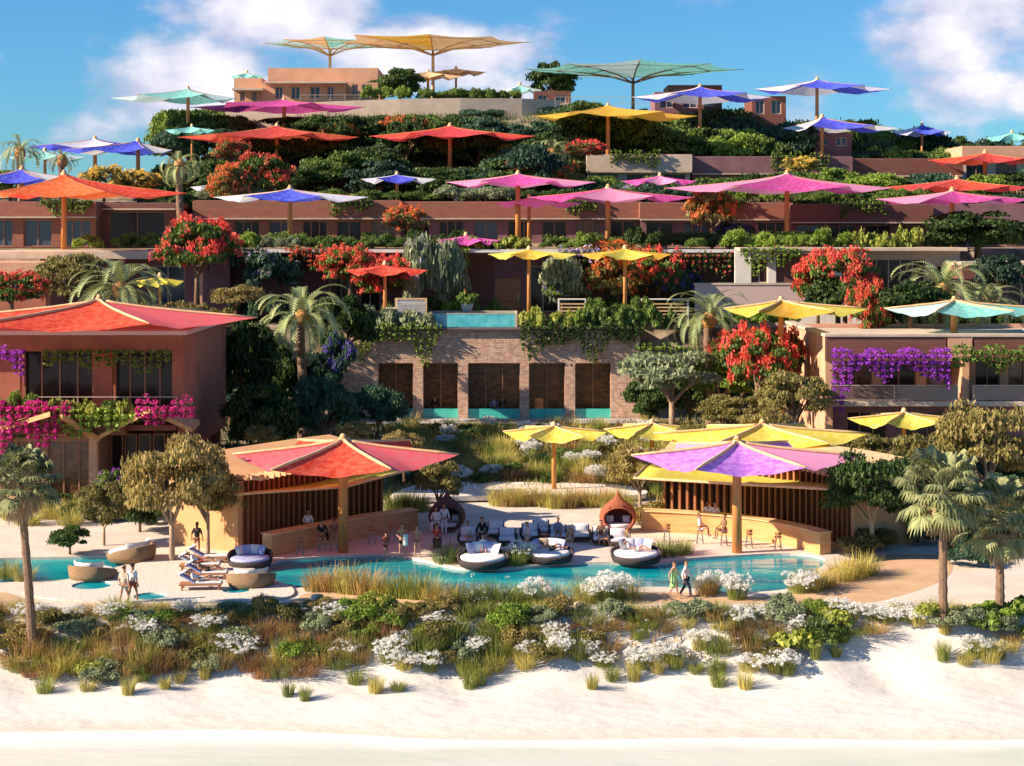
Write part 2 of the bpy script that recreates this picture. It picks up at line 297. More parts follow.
# ---------------------------------------------------------------- deck with pools
def spline(pts, n=6):
    out = []; m = len(pts)
    for i in range(m):
        p0, p1, p2, p3 = [Vector((*pts[(i+k-1) % m], 0)) for k in range(4)]
        for j in range(n):
            t_ = j/n; q = .5*((2*p1)+(-p0+p2)*t_+(2*p0-5*p1+4*p2-p3)*t_**2+(-p0+3*p1-3*p2+p3)*t_**3); out.append((q.x, q.y))
    return out
def gpoly(pp, n=6): return spline([gp(a, b) for a, b in pp], n)
pool_main = gpoly([(272,562),(310,557),(385,554),(425,560),(465,568),(520,567),(560,563),(610,562),(655,563),(690,558),(737,555),(790,553),(822,557),(822,566),(800,578),(785,589),(735,592),(690,588),(640,587),(600,594),(540,598),(470,597),(400,590),(345,586),(305,588),(268,576)])
pool_left = gpoly([(-90,566),(-20,559),(50,557),(115,556),(142,559),(120,566),(92,573),(60,580),(10,582),(-60,585)])
def disc(cx, cy, r, n=28): return [(cx+r*math.cos(2*math.pi*k/n), cy+r*math.sin(2*math.pi*k/n)) for k in range(n)]
spas = [disc(*gp(92, 587), .95), disc(*gp(236, 592), .65), disc(*gp(150, 598), .75)]
front = [(-41,75.3)]+[(x, 75.5+.3*math.sin(x*.4)) for x in np.linspace(-38,38,40)]+[(41,75.3)]
outer = [(float(a), float(b)) for a, b in front]+[(41,104.5),(-41,104.5)]
def sheet(name, outer, holes, z, m, thick=0, kind='structure', label=None, parent=None):
    loops = [outer]+holes; tri = tessellate_polygon([[Vector((p[0], p[1], 0)) for p in l] for l in loops]); flat = [p for l in loops for p in l]; n = len(flat)
    vs = [(p[0], p[1], z) for p in flat]; fs = []
    for t in tri:
        a, b, c = [flat[i] for i in t]
        fs.append(t if (b[0]-a[0])*(c[1]-a[1])-(b[1]-a[1])*(c[0]-a[0]) > 0 else t[::-1])
    if thick:
        vs += [(p[0], p[1], z-thick) for p in flat]; b = 0
        for l in loops:
            k = len(l)
            for i in range(k): fs.append((b+i, b+(i+1)%k, n+b+(i+1)%k, n+b+i))
            b += k
    q = MB(); q.add(vs, fs); o = q.build(name, m, parent); 
    if kind: o['kind'] = kind
    return o
m_deck = mat('cream paving', (.70,.60,.50), .85, (.60,.50,.41), .5, .2); m_path = mat('orange sand path', (.62,.40,.24), .9, (.52,.32,.18), .5, .25)
m_pebble = mat('pebble terrace', (.80,.74,.64), .9, (.50,.42,.34), 9, .3)
sheet('terrace_paving', outer, [pool_main, pool_left]+spas, 0, m_deck, .5)
pw = water_mat('pool water', (.0,.15,.25), (.01,.38,.40), .38, .06, .3, spec=.3)
sheet('pool_water', outer, [], -.14, pw)
# front path, lying on the paving
path = gpoly([(-60,613),(-60,592),(0,592),(24,598),(60,605.5),(150,607.5),(230,606.5),(292,601),(304,594),(345,591),(400,595),(470,602),(540,603),(600,599),(640,592),(690,593),(735,597),(785,594),(808,582),(835,566),(870,556),(940,556),(950,575),(900,596),(830,607),(700,611),(450,612),(200,612)], 5)
path = [(x, max(y, 75.95)) for x, y in path]
sheet('path', path, [], .004, m_path)
ell = gpoly([(26,591),(62,583),(95,577),(128,568),(152,562),(200,559),(250,569),(274,582),(293,590),(286,599),(230,603),(150,604.5),(80,602.5),(35,598)], 5)
sheet('pebble_terrace', ell, spas, .10, m_pebble, .09)
ec = (sum(p[0] for p in ell)/len(ell), sum(p[1] for p in ell)/len(ell))
sheet('spa_water', [(p[0]*.96+ec[0]*.04, p[1]*.96+ec[1]*.04) for p in ell], [], .03, mat('spa water', (.0,.30,.38), .06, spec=.4))
# pale walks through the garden
for nm, pp in (('garden_path', [(395,497),(430,487),(520,486),(600,488),(640,492),(640,499),(560,499),(480,500),(400,502)]),):
    P = [gp(a, b, .15) for a, b in pp]; sheet(nm, spline(P, 4), [], .42, mat('pale walk', (.76,.68,.62), .9, (.66,.58,.52), .6, .15), .3)
def strip(name, pts, wid, m, lift=.12):
    q = MB(); A = []
    for i, (x, y) in enumerate(pts):
        A.append([(x, y-wid/2, float(H(x, y))+lift), (x, y+wid/2, float(H(x, y))+lift)])
    q.grid(A); tag(q.build(name, m), kind='structure')
strip('plaza', [(x, 137.0) for x in np.linspace(-14, 12, 14)], 3.5, mat('lilac plaza paving', (.55,.50,.52), .8, (.45,.41,.44), .5), .18)

# ---------------------------------------------------------------- buildings
def wall_open(q, x0, x1, y0, y1, z0, z1, ops):
    """wall slab with rectangular openings (ops: x0,x1,z0,z1, not overlapping in x)"""
    ops = sorted(ops); cur = x0
    for a, b, c, d in ops:
        if a > cur: q.box(cur, a, y0, y1, z0, z1)
        if c > z0: q.box(a, b, y0, y1, z0, c)
        if d < z1: q.box(a, b, y0, y1, d, z1)
        cur = b
    if cur < x1: q.box(cur, x1, y0, y1, z0, z1)
def window(par, a, b, c, d, y, fm, gm, n=2, name='window', fr=.09, rec=.22):
    q = MB(); y0 = y+rec
    q.box(a, b, y0, y0+.08, c, c+fr); q.box(a, b, y0, y0+.08, d-fr, d); q.box(a, a+fr, y0, y0+.08, c+fr, d-fr); q.box(b-fr, b, y0, y0+.08, c+fr, d-fr)
    for i in range(1, n): xx = a+(b-a)*i/n; q.box(xx-fr/2, xx+fr/2, y0, y0+.08, c+fr, d-fr)
    wn = q.build(name, fm, par, world=True)
    q = MB(); q.box(a+.01, b-.01, y0+.09, y0+.12, c+.01, d-.01); q.build('pane', gm, wn, world=True)
    return wn
def railing(par, a, b, y, z, m, h=1.05, step=1.6, glass=None):
    q = MB(); q.box(a, b, y-.03, y+.03, z+h-.05, z+h)
    n = max(1, int(abs(b-a)/step))
    for i in range(n+1): xx = a+(b-a)*i/n; q.box(xx-.025, xx+.025, y-.02, y+.02, z, z+h-.05)
    if not glass:
        for k in range(3): q.box(a, b, y-.01, y+.01, z+.25+.22*k, z+.27+.22*k)
    r = q.build('railing', m, par, world=True)
    if glass: q = MB(); q.box(a, b, y-.008, y+.008, z+.08, z+h-.08); q.build('glass_panel', glass, r, world=True)
    return r
def building(name, label, px0, px1, Y, depth, z0, ztop, wm, fm=None, gm=None, parapet=1.5, rows=((.35,.35),), nwin=6, lit=None, roofm=None, overhang=.7, colm=None, cat='building', wall_z=None):
    """flat-roofed block: walls with openings, projecting fascia (parapet), windows with panes"""
    x0, x1 = PX(px0, Y), PX(px1, Y)
    t = thing(name, ((x0+x1)/2, Y+depth/2, z0), label, cat)
    zt = ztop-parapet; ops = []; m_ = (x1-x0)/nwin
    for i in range(nwin):
        a = x0+m_*i+m_*.14; b = x0+m_*(i+1)-m_*.14; ops.append((a, b, z0+.12, zt-.3))
    q = MB(); wall_open(q, x0, x1, Y, Y+.3, z0, zt, ops); q.box(x0, x0+.3, Y+.3, Y+depth, z0, zt); q.box(x1-.3, x1, Y+.3, Y+depth, z0, zt); q.box(x0+.3, x1-.3, Y+depth-.3, Y+depth, z0, zt)
    q.build('wall', wm, t, world=True)
    for i, o in enumerate(ops): window(t, *o, Y, fm or M_frame, gm or (M_glass if (i+int(px0)) % 3 else (M_curtain if (i+int(px0)) % 2 else M_glassbl)), 2+(i % 2))
    q = MB(); q.box(x0-.2, x1+.2, Y-overhang, Y+depth, zt, ztop); bevel(q.build('fascia', lit or wm, t, world=True), .04)  # lit is the fascia colour; its rust tone has parasol shade put in
    q = MB(); q.box(x0-.1, x1+.1, Y-overhang-.06, Y+.2, zt-.14, zt-.003); q.build('ledge', M_beige, t, world=True)
    q = MB(); q.box(x0, x1, Y-overhang+.3, Y+depth-.3, ztop+.003, ztop+.06); q.build('roof', roofm or M_plum, t, world=True)
    return t

# --- stone-faced pool lounge in the middle (openings between brick piers)
Y = 139.0; bt = thing('pool_lounge', (PX(508, Y), Y, 1.2), 'stone brick lounge with five tall openings under the raised pool', 'building')
fl = 1.25; top = 8.75
ops = [(PX(a, Y), PX(b, Y), fl, PZ(363, Y)) for a, b in ((378,413),(423,458),(468,520),(529,565),(575,611))]
q = MB(); wall_open(q, PX(338, Y), PX(640, Y), Y, Y+.9, fl-.6, top-.12, ops); q.box(PX(640,Y)-.9, PX(640,Y), Y+.9, Y+8, fl-.6, top-.12); q.box(PX(338,Y), PX(338,Y)+.9, Y+.9, Y+8, fl-.6, top-.12)
q.build('brick_wall', M_brick, bt, world=True)
for a, b, c, d in ops:
    q = MB(); n = 3 if b-a > 3.5 else 2
    q.box(a, b, Y+.5, Y+.58, d-.12, d)
    for i in range(n+1): xx = a+.03+(b-a-.06)*i/n; q.box(xx-.03, xx+.03, Y+.5, Y+.58, c, d-.12)
    q.build('window_frame', M_frame, bt, world=True)
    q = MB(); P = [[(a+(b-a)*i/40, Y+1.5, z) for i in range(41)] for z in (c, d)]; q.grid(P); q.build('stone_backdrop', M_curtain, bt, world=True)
    q = MB(); q.box(a, b, Y+.25, Y+.3, c+.05, c+.85); q.build('glass_balustrade', M_teal, bt, world=True)
q = MB(); q.box(PX(340,Y), PX(639,Y), Y-.35, Y+9, top-.118, top+.05); bevel(q.build('coping', mat('dark coping', (.10,.075,.075), .7), bt, world=True), .03)
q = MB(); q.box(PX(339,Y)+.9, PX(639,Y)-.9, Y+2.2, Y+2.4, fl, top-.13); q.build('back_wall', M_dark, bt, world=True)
q = MB(); q.box(PX(370,Y), PX(618,Y), Y-1.6, Y, fl-.5, fl); q.build('step', M_beige, bt, world=True)
# raised pool on its roof
Y = 141.0; x0, x1 = PX(431, Y), PX(515, Y); pz = PZ(314, Y)
pt = thing('raised_pool', ((x0+x1)/2, Y, top), 'turquoise raised pool with a glass front wall on the lounge roof', 'pool')
q = MB(); q.box(x0, x1, Y, Y+.12, top+.06, pz); q.build('glass_wall', mat('pool glass', (.03,.42,.50), .1, (.16,.62,.66), 1.2, spec=.6), pt, world=True)
q = MB(); q.box(x0, x1, Y+.13, Y+4, top+.06, pz-.05); q.build('pool_basin_water', pw, pt, world=True)
q = MB(); q.box(x0-.2, x0-.002, Y-.03, Y+4.2, top+.06, pz+.08); q.box(x1+.002, x1+.2, Y-.03, Y+4.2, top+.06, pz+.08); q.box(x0, x1, Y+4.003, Y+4.2, top+.06, pz+.08); q.box(x0, x1, Y-.02, Y+.125, pz+.003, pz+.07); q.build('rim', M_beige, pt, world=True)

# --- first terrace: houses behind the raised pool
Yf = 151.5; zf = 8.9; zs = 14.85
t = thing('terrace_house', (PX(520, Yf), Yf, zf), 'long low terrace house with timber panels and slatted screens behind the raised pool', 'building')
def rectbox(par, nm, a, b, y0, y1, ya, yb, m, proj=None):
    """px rect (a..b, ya top..yb bottom) at depth y0, thickness to y1"""
    q = MB(); q.box(PX(a, y0), PX(b, y0), y0, y1, PZ(yb, y0), PZ(ya, y0)); return q.build(nm, m, par, world=True)
def wallpx(a, b, y, m, ops=(), nm='wall', par=None, th=.4, ya=None, yb=None):
    q = MB(); wall_open(q, PX(a, y), PX(b, y), y, y+th, PZ(yb, y) if yb else zf-.4, PZ(ya, y) if ya else zs, [(PX(o[0], y), PX(o[1], y), PZ(o[3], y), PZ(o[2], y)) for o in ops]); return q.build(nm, m, par, world=True)
wallpx(225, 462, Yf+1.0, M_plum, [(330,352,266,312),(360,380,266,312)], par=t)
for a, b in ((330,352),(360,380)): window(t, PX(a,Yf+1), PX(b,Yf+1), PZ(312,Yf+1), PZ(266,Yf+1), Yf+1, M_rail, M_glass)
wallpx(462, 580, Yf, M_plum, [(466,493,258,312),(495,521,278,312),(526,560,266,312)], par=t)
q = MB(); q.box(PX(466,Yf), PX(493,Yf), Yf+.15, Yf+.25, PZ(312,Yf), PZ(258,Yf)); q.build('timber_panel', M_brown, t, world=True)
d_ = MB(); d_.box(PX(495,Yf), PX(521,Yf), Yf+.2, Yf+.3, PZ(312,Yf), PZ(278,Yf)); dr = d_.build('door', M_wood, t, world=True)
q = MB(); q.box(PX(518,Yf), PX(519,Yf), Yf+.14, Yf+.2, PZ(300,Yf), PZ(293,Yf)); q.build('handle', M_metal, dr, world=True)
window(t, PX(526,Yf), PX(560,Yf), PZ(312,Yf), PZ(266,Yf), Yf, M_rail, M_glass)
wallpx(580, 740, Yf+1.2, M_plum, [], par=t)
q = MB()
for i in range(86): xx = PX(582, Yf)+i*(PX(738,Yf)-PX(582,Yf))/85; q.box(xx-.035, xx+.035, Yf+.5, Yf+.62, zf, zs-.05)
q.box(PX(581,Yf), PX(739,Yf), Yf+.63, Yf+.7, zf+.3, zf+.45); q.build('slat_screen', M_frame, t, world=True)
q = MB(); q.box(PX(200,148.6), PX(782,148.6), 148.6, 157, zs, 15.22); bevel(q.build('roof_slab', M_plum, t, world=True), .03)
q = MB(); q.box(PX(200,148.5), PX(782,148.5), 148.45, 148.59, 15.0, 15.28); q.build('edge_trim', M_white, t, world=True)
# white framed house on the right of that terrace
Yw = 147.2; t = thing('terrace_house', (PX(860, Yw), Yw, zf), 'white framed house with brown panel and dark glazing behind the right flowering tree', 'building')
wallpx(735, 862, Yw, M_white, [(751,768,259,283),(776,826,254,286)], par=t, ya=251)
window(t, PX(751,Yw), PX(768,Yw), PZ(283,Yw), PZ(259,Yw), Yw, M_rail, M_glass)
q = MB(); q.box(PX(776,Yw), PX(826,Yw), Yw+.2, Yw+.3, PZ(286,Yw), PZ(254,Yw)); q.build('cladding_panel', M_brown, t, world=True)
wallpx(862, 960, Yw+.6, M_beige, [(865,925,259,306),(930,956,266,306)], par=t, ya=251)
window(t, PX(865,Yw+.6), PX(925,Yw+.6), PZ(306,Yw+.6), PZ(259,Yw+.6), Yw+.6, M_rail, M_glass, 5); window(t, PX(930,Yw+.6), PX(956,Yw+.6), PZ(306,Yw+.6), PZ(266,Yw+.6), Yw+.6, M_rail, M_glass, 2)
q = MB(); q.box(PX(738,Yw), PX(964,Yw), Yw-1.2, Yw+9, PZ(251,Yw)+.003, PZ(247.5,Yw)); bevel(q.build('roof_slab', M_beige, t, world=True), .03)
# low white wall and panel in front of it
t = thing('garden_wall', (PX(740, 144), 144, 8.7), 'low white wall beside the right date palm on the terrace', 'wall'); q = MB(); q.box(PX(695,144), PX(800,144), 144, 144.3, 8.6, PZ(285,144)); q.build('wall', mat('pinkish white render', (.60,.42,.38), .8), t, world=True)
q = MB(); q.box(PX(694,144), PX(801,144), 143.94, 144.36, PZ(285,144)+.002, PZ(283,144)); q.build('coping', M_beige, t, world=True)
Yr = 143.0; t = thing('terrace_house', (PX(1010, Yr), Yr, zf-2), 'low maroon panelled house at the right edge behind the date palm', 'building')
wallpx(962, 1080, Yr, M_plum, [(968,1000,282,306),(1008,1050,282,306)], par=t, yb=315, ya=279)
window(t, PX(968,Yr), PX(1000,Yr), PZ(306,Yr), PZ(282,Yr), Yr, M_rail, M_glass, 2); window(t, PX(1008,Yr), PX(1050,Yr), PZ(306,Yr), PZ(282,Yr), Yr, M_rail, M_glass, 3)
q = MB(); q.box(PX(958,Yr), PX(1085,Yr), Yr-1.2, Yr+8, PZ(279,Yr)+.003, PZ(265,Yr)); bevel(q.build('fascia', M_brown, t, world=True), .03)
q = MB(); q.box(PX(957,Yr), PX(1086,Yr), Yr-1.26, Yr+8.1, PZ(265,Yr)+.002, PZ(262,Yr)); q.build('roof', M_beige, t, world=True)
# left end of the terrace: beam, columns, wall
t = thing('terrace_house', (PX(90, 147), 147, zf), 'pale beam and column house behind the left flowering tree', 'building')
Yl = 147.5; wallpx(40, 230, Yl+2, M_plum, [(100,125,268,300),(150,185,266,305)], par=t, yb=325)
window(t, PX(100,Yl+2), PX(125,Yl+2), PZ(300,Yl+2), PZ(268,Yl+2), Yl+2, M_rail, M_glass); window(t, PX(150,Yl+2), PX(185,Yl+2), PZ(305,Yl+2), PZ(266,Yl+2), Yl+2, M_rail, M_glassbl)
q = MB(); q.box(PX(-60,Yl), PX(205,Yl), Yl-.6, Yl+9, PZ(259,Yl), PZ(251,Yl)); bevel(q.build('beam', M_beige, t, world=True), .03)
for a in (48, 122, 200):
    q = MB(); q.box(PX(a,Yl)-.25, PX(a,Yl)+.25, Yl-.3, Yl+.2, zf-.3, PZ(259,Yl)-.003); q.build('column', M_peach, t, world=True)
Yl = 141.0; t = thing('terrace_house', (PX(0, Yl), Yl, zf-1), 'orange brown flat-roofed house at the left edge above the red flowering shrub', 'building')
wallpx(-80, 46, Yl, M_terra, [(-50,-10,282,300),(0,30,282,300)], par=t, yb=320, ya=276); window(t, PX(0,Yl), PX(30,Yl), PZ(300,Yl), PZ(282,Yl), Yl, M_rail, M_glass); window(t, PX(-50,Yl), PX(-10,Yl), PZ(300,Yl), PZ(282,Yl), Yl, M_rail, M_glass)
q = MB(); q.box(PX(-82,Yl), PX(47,Yl), Yl-.9, Yl+5.5, PZ(276,Yl)+.002, PZ(262,Yl)); bevel(q.build('fascia', M_peach, t, world=True), .03)

# --- second terrace houses
building('terrace_house', 'long rust house with dark windows under the blue and white parasol', 196, 400, 166, 10, 15.3, 19.9, M_rust_shade, parapet=1.7, nwin=6, lit=M_rust_shade)
building('terrace_house', 'long maroon house with dark windows behind the orange and green shrubs', 400, 640, 167, 9, 15.3, 19.8, M_plum, parapet=1.6, nwin=7, lit=M_rust_shade)
building('terrace_house', 'low maroon house behind the small orange tree under the pink parasols', 641, 790, 166, 10, 15.3, 19.7, M_plum, parapet=1.6, nwin=4, lit=M_rust_shade)
building('terrace_house', 'dark maroon house behind the broad-leaved hedge at right', 792, 930, 164, 10, 15.3, 19.5, M_brown, parapet=1.7, nwin=4, lit=M_brown)
building('terrace_house', 'plum coloured house in tree shade at the right edge', 932, 1090, 166, 10, 15.3, 19.6, M_plum, parapet=1.7, nwin=4)
building('terrace_house', 'dark brown windowless house beside the weeping palm', 98, 176, 163, 9, 15.3, 19.6, M_brown, parapet=.5, nwin=1)
building('terrace_house', 'orange and brown house behind the vermilion parasol at left', -60, 96, 161, 9, 15.3, 19.7, M_rust_shade, parapet=1.4, nwin=4, gm=M_glassbl)
# --- third terrace
building('hill_house', 'beige house with a sunlit end wall under the orange parasol', 588, 690, 191, 9, 20.3, 25.6, M_beige, parapet=1.9, nwin=3, lit=M_beige)
building('hill_house', 'long plum flat-roofed house above the magenta parasols', 692, 850, 192, 9, 20.3, 25.4, M_plum, parapet=1.9, nwin=5, lit=M_plum)
building('hill_house', 'long plum house between the round trees at right', 852, 960, 193, 9, 20.2, 25.2, M_plum, parapet=1.9, nwin=4, lit=M_brown)
building('hill_house', 'small beige house behind the red parasol at the right edge', 962, 1080, 200, 9, 21.0, 27.0, M_beige, parapet=1.6, nwin=4, lit=M_peach)
building('hill_house', 'small dark house in the trees below the red parasol', 300, 350, 192, 5, 20.2, 24.3, M_plum, parapet=.6, nwin=2)
building('hill_house', 'small rust house in the trees right of the red parasol', 488, 522, 192, 5, 20.2, 24.3, M_terra, parapet=.6, nwin=2)
# --- hilltop
t = thing('retaining_wall', (PX(380, 221), 221, 30), 'long curved beige retaining wall below the hilltop hedge', 'wall')
q = MB(); P = []
pts = [(225,122,108,220.6),(280,122,104,220),(340,122,101,219.5),(400,122,99,219.2),(460,122,98,219.4),(522,122,98.5,220.4),(560,124,100,222)]
for px, yb, yt, yy in pts: P.append((PX(px, yy), yy, PZ(yb+14, yy), PZ(yt, yy)))
q.grid([[(p[0], p[1], p[2]) for p in P], [(p[0], p[1], p[3]) for p in P], [(p[0], p[1]+.5, p[3]) for p in P], [(p[0], p[1]+.5, p[2]) for p in P]]); q.build('wall', M_beige, t, world=True)
vx = thing('villa', (PX(310, 226), 226, 34), 'peach hilltop villa with stepped flat roofs and tall windows', 'building')
def block(par, a, b, y, dep, yt, yb, m, ops=(), nm='wall'):
    x0, x1 = PX(a, y), PX(b, y); zt, zb = PZ(yt, y), PZ(yb, y)
    oo = [(PX(o[0], y), PX(o[1], y), PZ(o[3], y), PZ(o[2], y)) for o in ops]
    q = MB(); wall_open(q, x0, x1, y, y+.3, zb-1, zt, oo); q.box(x0, x0+.3, y+.3, y+dep, zb-1, zt); q.box(x1-.3, x1, y+.3, y+dep, zb-1, zt); q.box(x0+.3, x1-.3, y+dep-.3, y+dep, zb-1, zt)
    q.build(nm, m, par, world=True); q = MB(); q.box(x0+.3, x1-.3, y+.3, y+dep-.3, zt-.5, zt-.35); q.build('roof', M_beige, par, world=True)
    for o in oo: window(par, *o, y, M_rail, M_glassbl, 2, fr=.12)
block(vx, 268, 378, 228, 12, 68, 88, M_peach)
block(vx, 262, 346, 225, 3, 83.5, 101, M_peach, [(275,283,86,99),(291,300,86,99),(310,320,86,99),(327,334,86,99)])
block(vx, 346, 380, 226, 5, 82.5, 100, M_peach, [(352,358,84.5,97),(362,372,84.5,97)])
block(vx, 234, 262, 226, 8, 78, 102, M_peach, [(240,245,91,101),(252,257,91,101)])
q = MB(); q.box(PX(232,223), PX(263,223), 223, 226.9, PZ(90,223), PZ(88,223)); q.box(PX(263,222.6), PX(346,222.6), 222.6, 225, PZ(83.3,223), PZ(81.6,223)); q.build('canopy_slab', M_beige, vx, world=True)
railing(vx, PX(300,222.3), PX(360,222.3), 222.3, PZ(103,222.3), M_rail, 1.1)
for lab, a, b, y, yt, yb, m in (('small brown block house at the hilltop left of the green canopy', 534, 571, 224, 91, 108, M_brown), ('grey brown house under the pale blue parasol on the hill', 655, 704, 214, 92, 112, M_plum), ('flat brown hilltop house beyond the blue parasol', 668, 722, 224, 85, 110, M_brown), ('narrow brown house beside the tall blue parasol post', 752, 786, 214, 96, 118, M_brown), ('low plum house in the trees far right of the hill', 815, 852, 206, 133, 150, M_plum)):
    t = thing('hill_house', (PX((a+b)/2, y), y, PZ(yb, y)), lab, 'building'); k = (b-a)/3
    block(t, a, b, y, 7, yt, yb, m, [(a+k*.3, a+k*1.1, yt+4, yb-4), (a+k*1.7, a+k*2.6, yt+4, yb-4)])
t = thing('fence', (PX(590, 210), 210, 28), 'thin post railing on the hilltop left of the pale blue parasol', 'fence'); railing(t, PX(555,213), PX(650,213), 213, PZ(107,213), M_rail, 1.3)
t = thing('glass_balustrade', (PX(488, 222), 222, 34), 'sloping blue glass balustrade at the end of the hilltop hedge', 'balustrade')
q = MB(); q.box(PX(474,222), PX(503,222), 222, 222.05, PZ(106,222), PZ(99.5,222)); q.build('glass_panel', M_glassbl, t, world=True)
q = MB(); q.box(PX(474,222), PX(503,222), 221.97, 222.08, PZ(99.5,222)+.002, PZ(98.7,222)); q.build('rail', M_rail, t, world=True)

# --- left lodge
Y = 106.0; xr = PX(183, Y); xl = PX(-70, Y); zt = PZ(334, Y); zfl = PZ(421, Y); zw = PZ(351, Y)
lt = thing('lodge', (PX(90, Y), Y+8, 0), 'two storey terracotta lodge with planted balcony under the large red parasol', 'building')
ops = [(PX(a, Y), PX(b, Y), zfl+.1, zw) for a, b in ((-60,-5),(20,92),(112,172))]
q = MB(); wall_open(q, xl, xr, Y, Y+.4, zfl, zt, ops); q.box(xr-.4, xr, Y+.4, Y+16, zfl-2.2, zt); q.box(xl, xr-.4, Y+15.6, Y+16, -.2, zt); q.build('wall', M_terra, lt, world=True)
for i, o in enumerate(ops): window(lt, *o, Y, M_frame, M_glass, 4, rec=.9)
q = MB(); q.box(xl-.5, xr+.5, Y-1.2, Y+16.4, zt+.003, zt+.28); bevel(q.build('roof', mat('grey roof slab', (.50,.44,.42), .7), lt, world=True), .04)
q = MB(); q.box(xl, xr, Y-2.2, Y-.003, zfl-.35, zfl); q.box(xl, xr-.5, Y, Y+15.5, zfl-.35, zfl-.003); bevel(q.build('balcony_slab', M_brown, lt, world=True), .03)
railing(lt, PX(28,Y-2), xr, Y-2.0, zfl, M_rail, 1.15+.6, 2.4)
q = MB(); q.box(xl, PX(128,Y-2.2), Y-3.0, Y-2.2, zfl-.5, zfl+.25); q.build('planter', M_brown, lt, world=True)
# ground floor glazing and angled canopies
gx = PX(96, 104); zc = PZ(437, 104)
q = MB(); ops2 = [(PX(a,104), PX(b,104), .05, zc-.25) for a, b in ((-60,-5),(2,40),(46,92))]; wall_open(q, xl, gx, 104.4, 104.8, -.1, zc, ops2); q.box(gx-.4, gx, 104.8, 121, -.1, zc); q.build('lower_wall', M_frame, lt, world=True)
for o in ops2: window(lt, *o, 104.4, M_frame, M_curtain, 3, rec=.15)
for k in range(5): window(lt, gx+.05+k*.9, gx+.85+k*.9, .05, zc-.25, 107.5+k*.02, M_frame, M_glass, 1, rec=.1)
q = MB()
for (a, b, c, d) in (((62,414,101),(100,437,103),(52,420,106),(95,425,107)), ((97,436,103),(150,408,101),(95,425,107),(160,405,107)), ((-10,430,103),(50,412,101),(-10,425,107),(45,408,107)), ((150,409,101),(192,428,103),(160,405,107),(200,420,107))):
    A = [Vector((PX(p[0], p[2]), p[2], PZ(p[1], p[2]))) for p in (a, b, d, c)]; U = [v_-Vector((0,0,.28)) for v_ in A]
    q.add(A+U, [(0,1,2,3),(7,6,5,4),(0,4,5,1),(1,5,6,2),(2,6,7,3),(3,7,4,0)])
q.build('angled_canopy', M_counter, lt, world=True)
q = MB(); q.box(gx-.35, gx+.15, 103.6, 104.1, -.1, zc); q.build('corner_post', M_peach, lt, world=True)

# --- right lodge
Y = 115.0; x0 = PX(826, Y); x1 = PX(1100, Y); zt = PZ(337, Y); zp = PZ(361, Y); zb = PZ(400, Y)
rt = thing('lodge', (PX(920, Y), Y+8, 0), 'beige lodge with fascia darkened for shade and bougainvillea balcony at right', 'building')
q = MB(); q.box(x0, x0+.5, Y+.2, Y+16.5, -.2, zt-.002); q.box(x0+.5, x1, Y+16.1, Y+16.5, -.2, zt); q.box(PX(961,Y), PX(968,Y), Y-.3, Y+2.6, zb, zp-.003); q.box(PX(948,Y), PX(972,Y), Y-.04, Y+2, zp+.002, zt-.002); q.build('wall', M_peach, rt, world=True)
q = MB(); q.box(x0, PX(946,Y), Y, Y+.4, zp, zt); q.build('fascia', M_brown, rt, world=True)  # shade on the lodge front put into the brown; the end wall stays pale
q = MB(); q.box(PX(974,Y), x1, Y, Y+.4, zp, zt); q.build('fascia', M_brown, rt, world=True)
q = MB(); q.box(x0-.12, x1, Y-.1, Y+.55, zt+.002, zt+.22); q.box(x0-.12, x0+.6, Y+.55, Y+16.6, zt+.002, zt+.22); bevel(q.build('coping', M_beige, rt, world=True), .03)
q = MB(); q.box(x0+.5, x1, Y+.4, Y+16, zt-.5, zt-.3); q.build('roof', M_beige, rt, world=True)
ops = [(PX(a,Y+2.6), PX(b,Y+2.6), zb+.05, zp-.15) for a, b in ((840,872),(882,916),(926,952),(975,1000),(1008,1040))]
q = MB(); wall_open(q, x0+.5, x1, Y+2.6, Y+2.9, zb, zp, ops); q.build('back_wall', M_peach, rt, world=True)
for i, o in enumerate(ops): window(rt, *o, Y+2.6, M_frame, M_glass if i % 2 else M_curtain, 2, rec=.08)
q = MB(); q.box(x0-.3, x1, Y-.9, Y+3.2, zb-.35, zb); bevel(q.build('balcony_slab', M_beige, rt, world=True), .03)
railing(rt, x0+.2, PX(955,Y), Y-.7, zb, M_rail, 1.1, 3.2, mat('rail glass', (.16,.11,.10), .1, spec=.6)); railing(rt, PX(970,Y), x1, Y-.7, zb, M_rail, 1.1, 3.2, MATS['rail glass'])
q = MB(); wall_open(q, x0+.2, x1, Y+1, Y+1.4, -.2, zb-.36, [(PX(a,Y), PX(b,Y), .1, zb-.9) for a, b in ((850,890),(905,945),(975,1010))]); q.build('lower_wall', M_plum, rt, world=True)
for a, b in ((850,890),(905,945),(975,1010)): window(rt, PX(a,Y), PX(b,Y), .1, zb-.9, Y+1, M_frame, M_glass, 3)

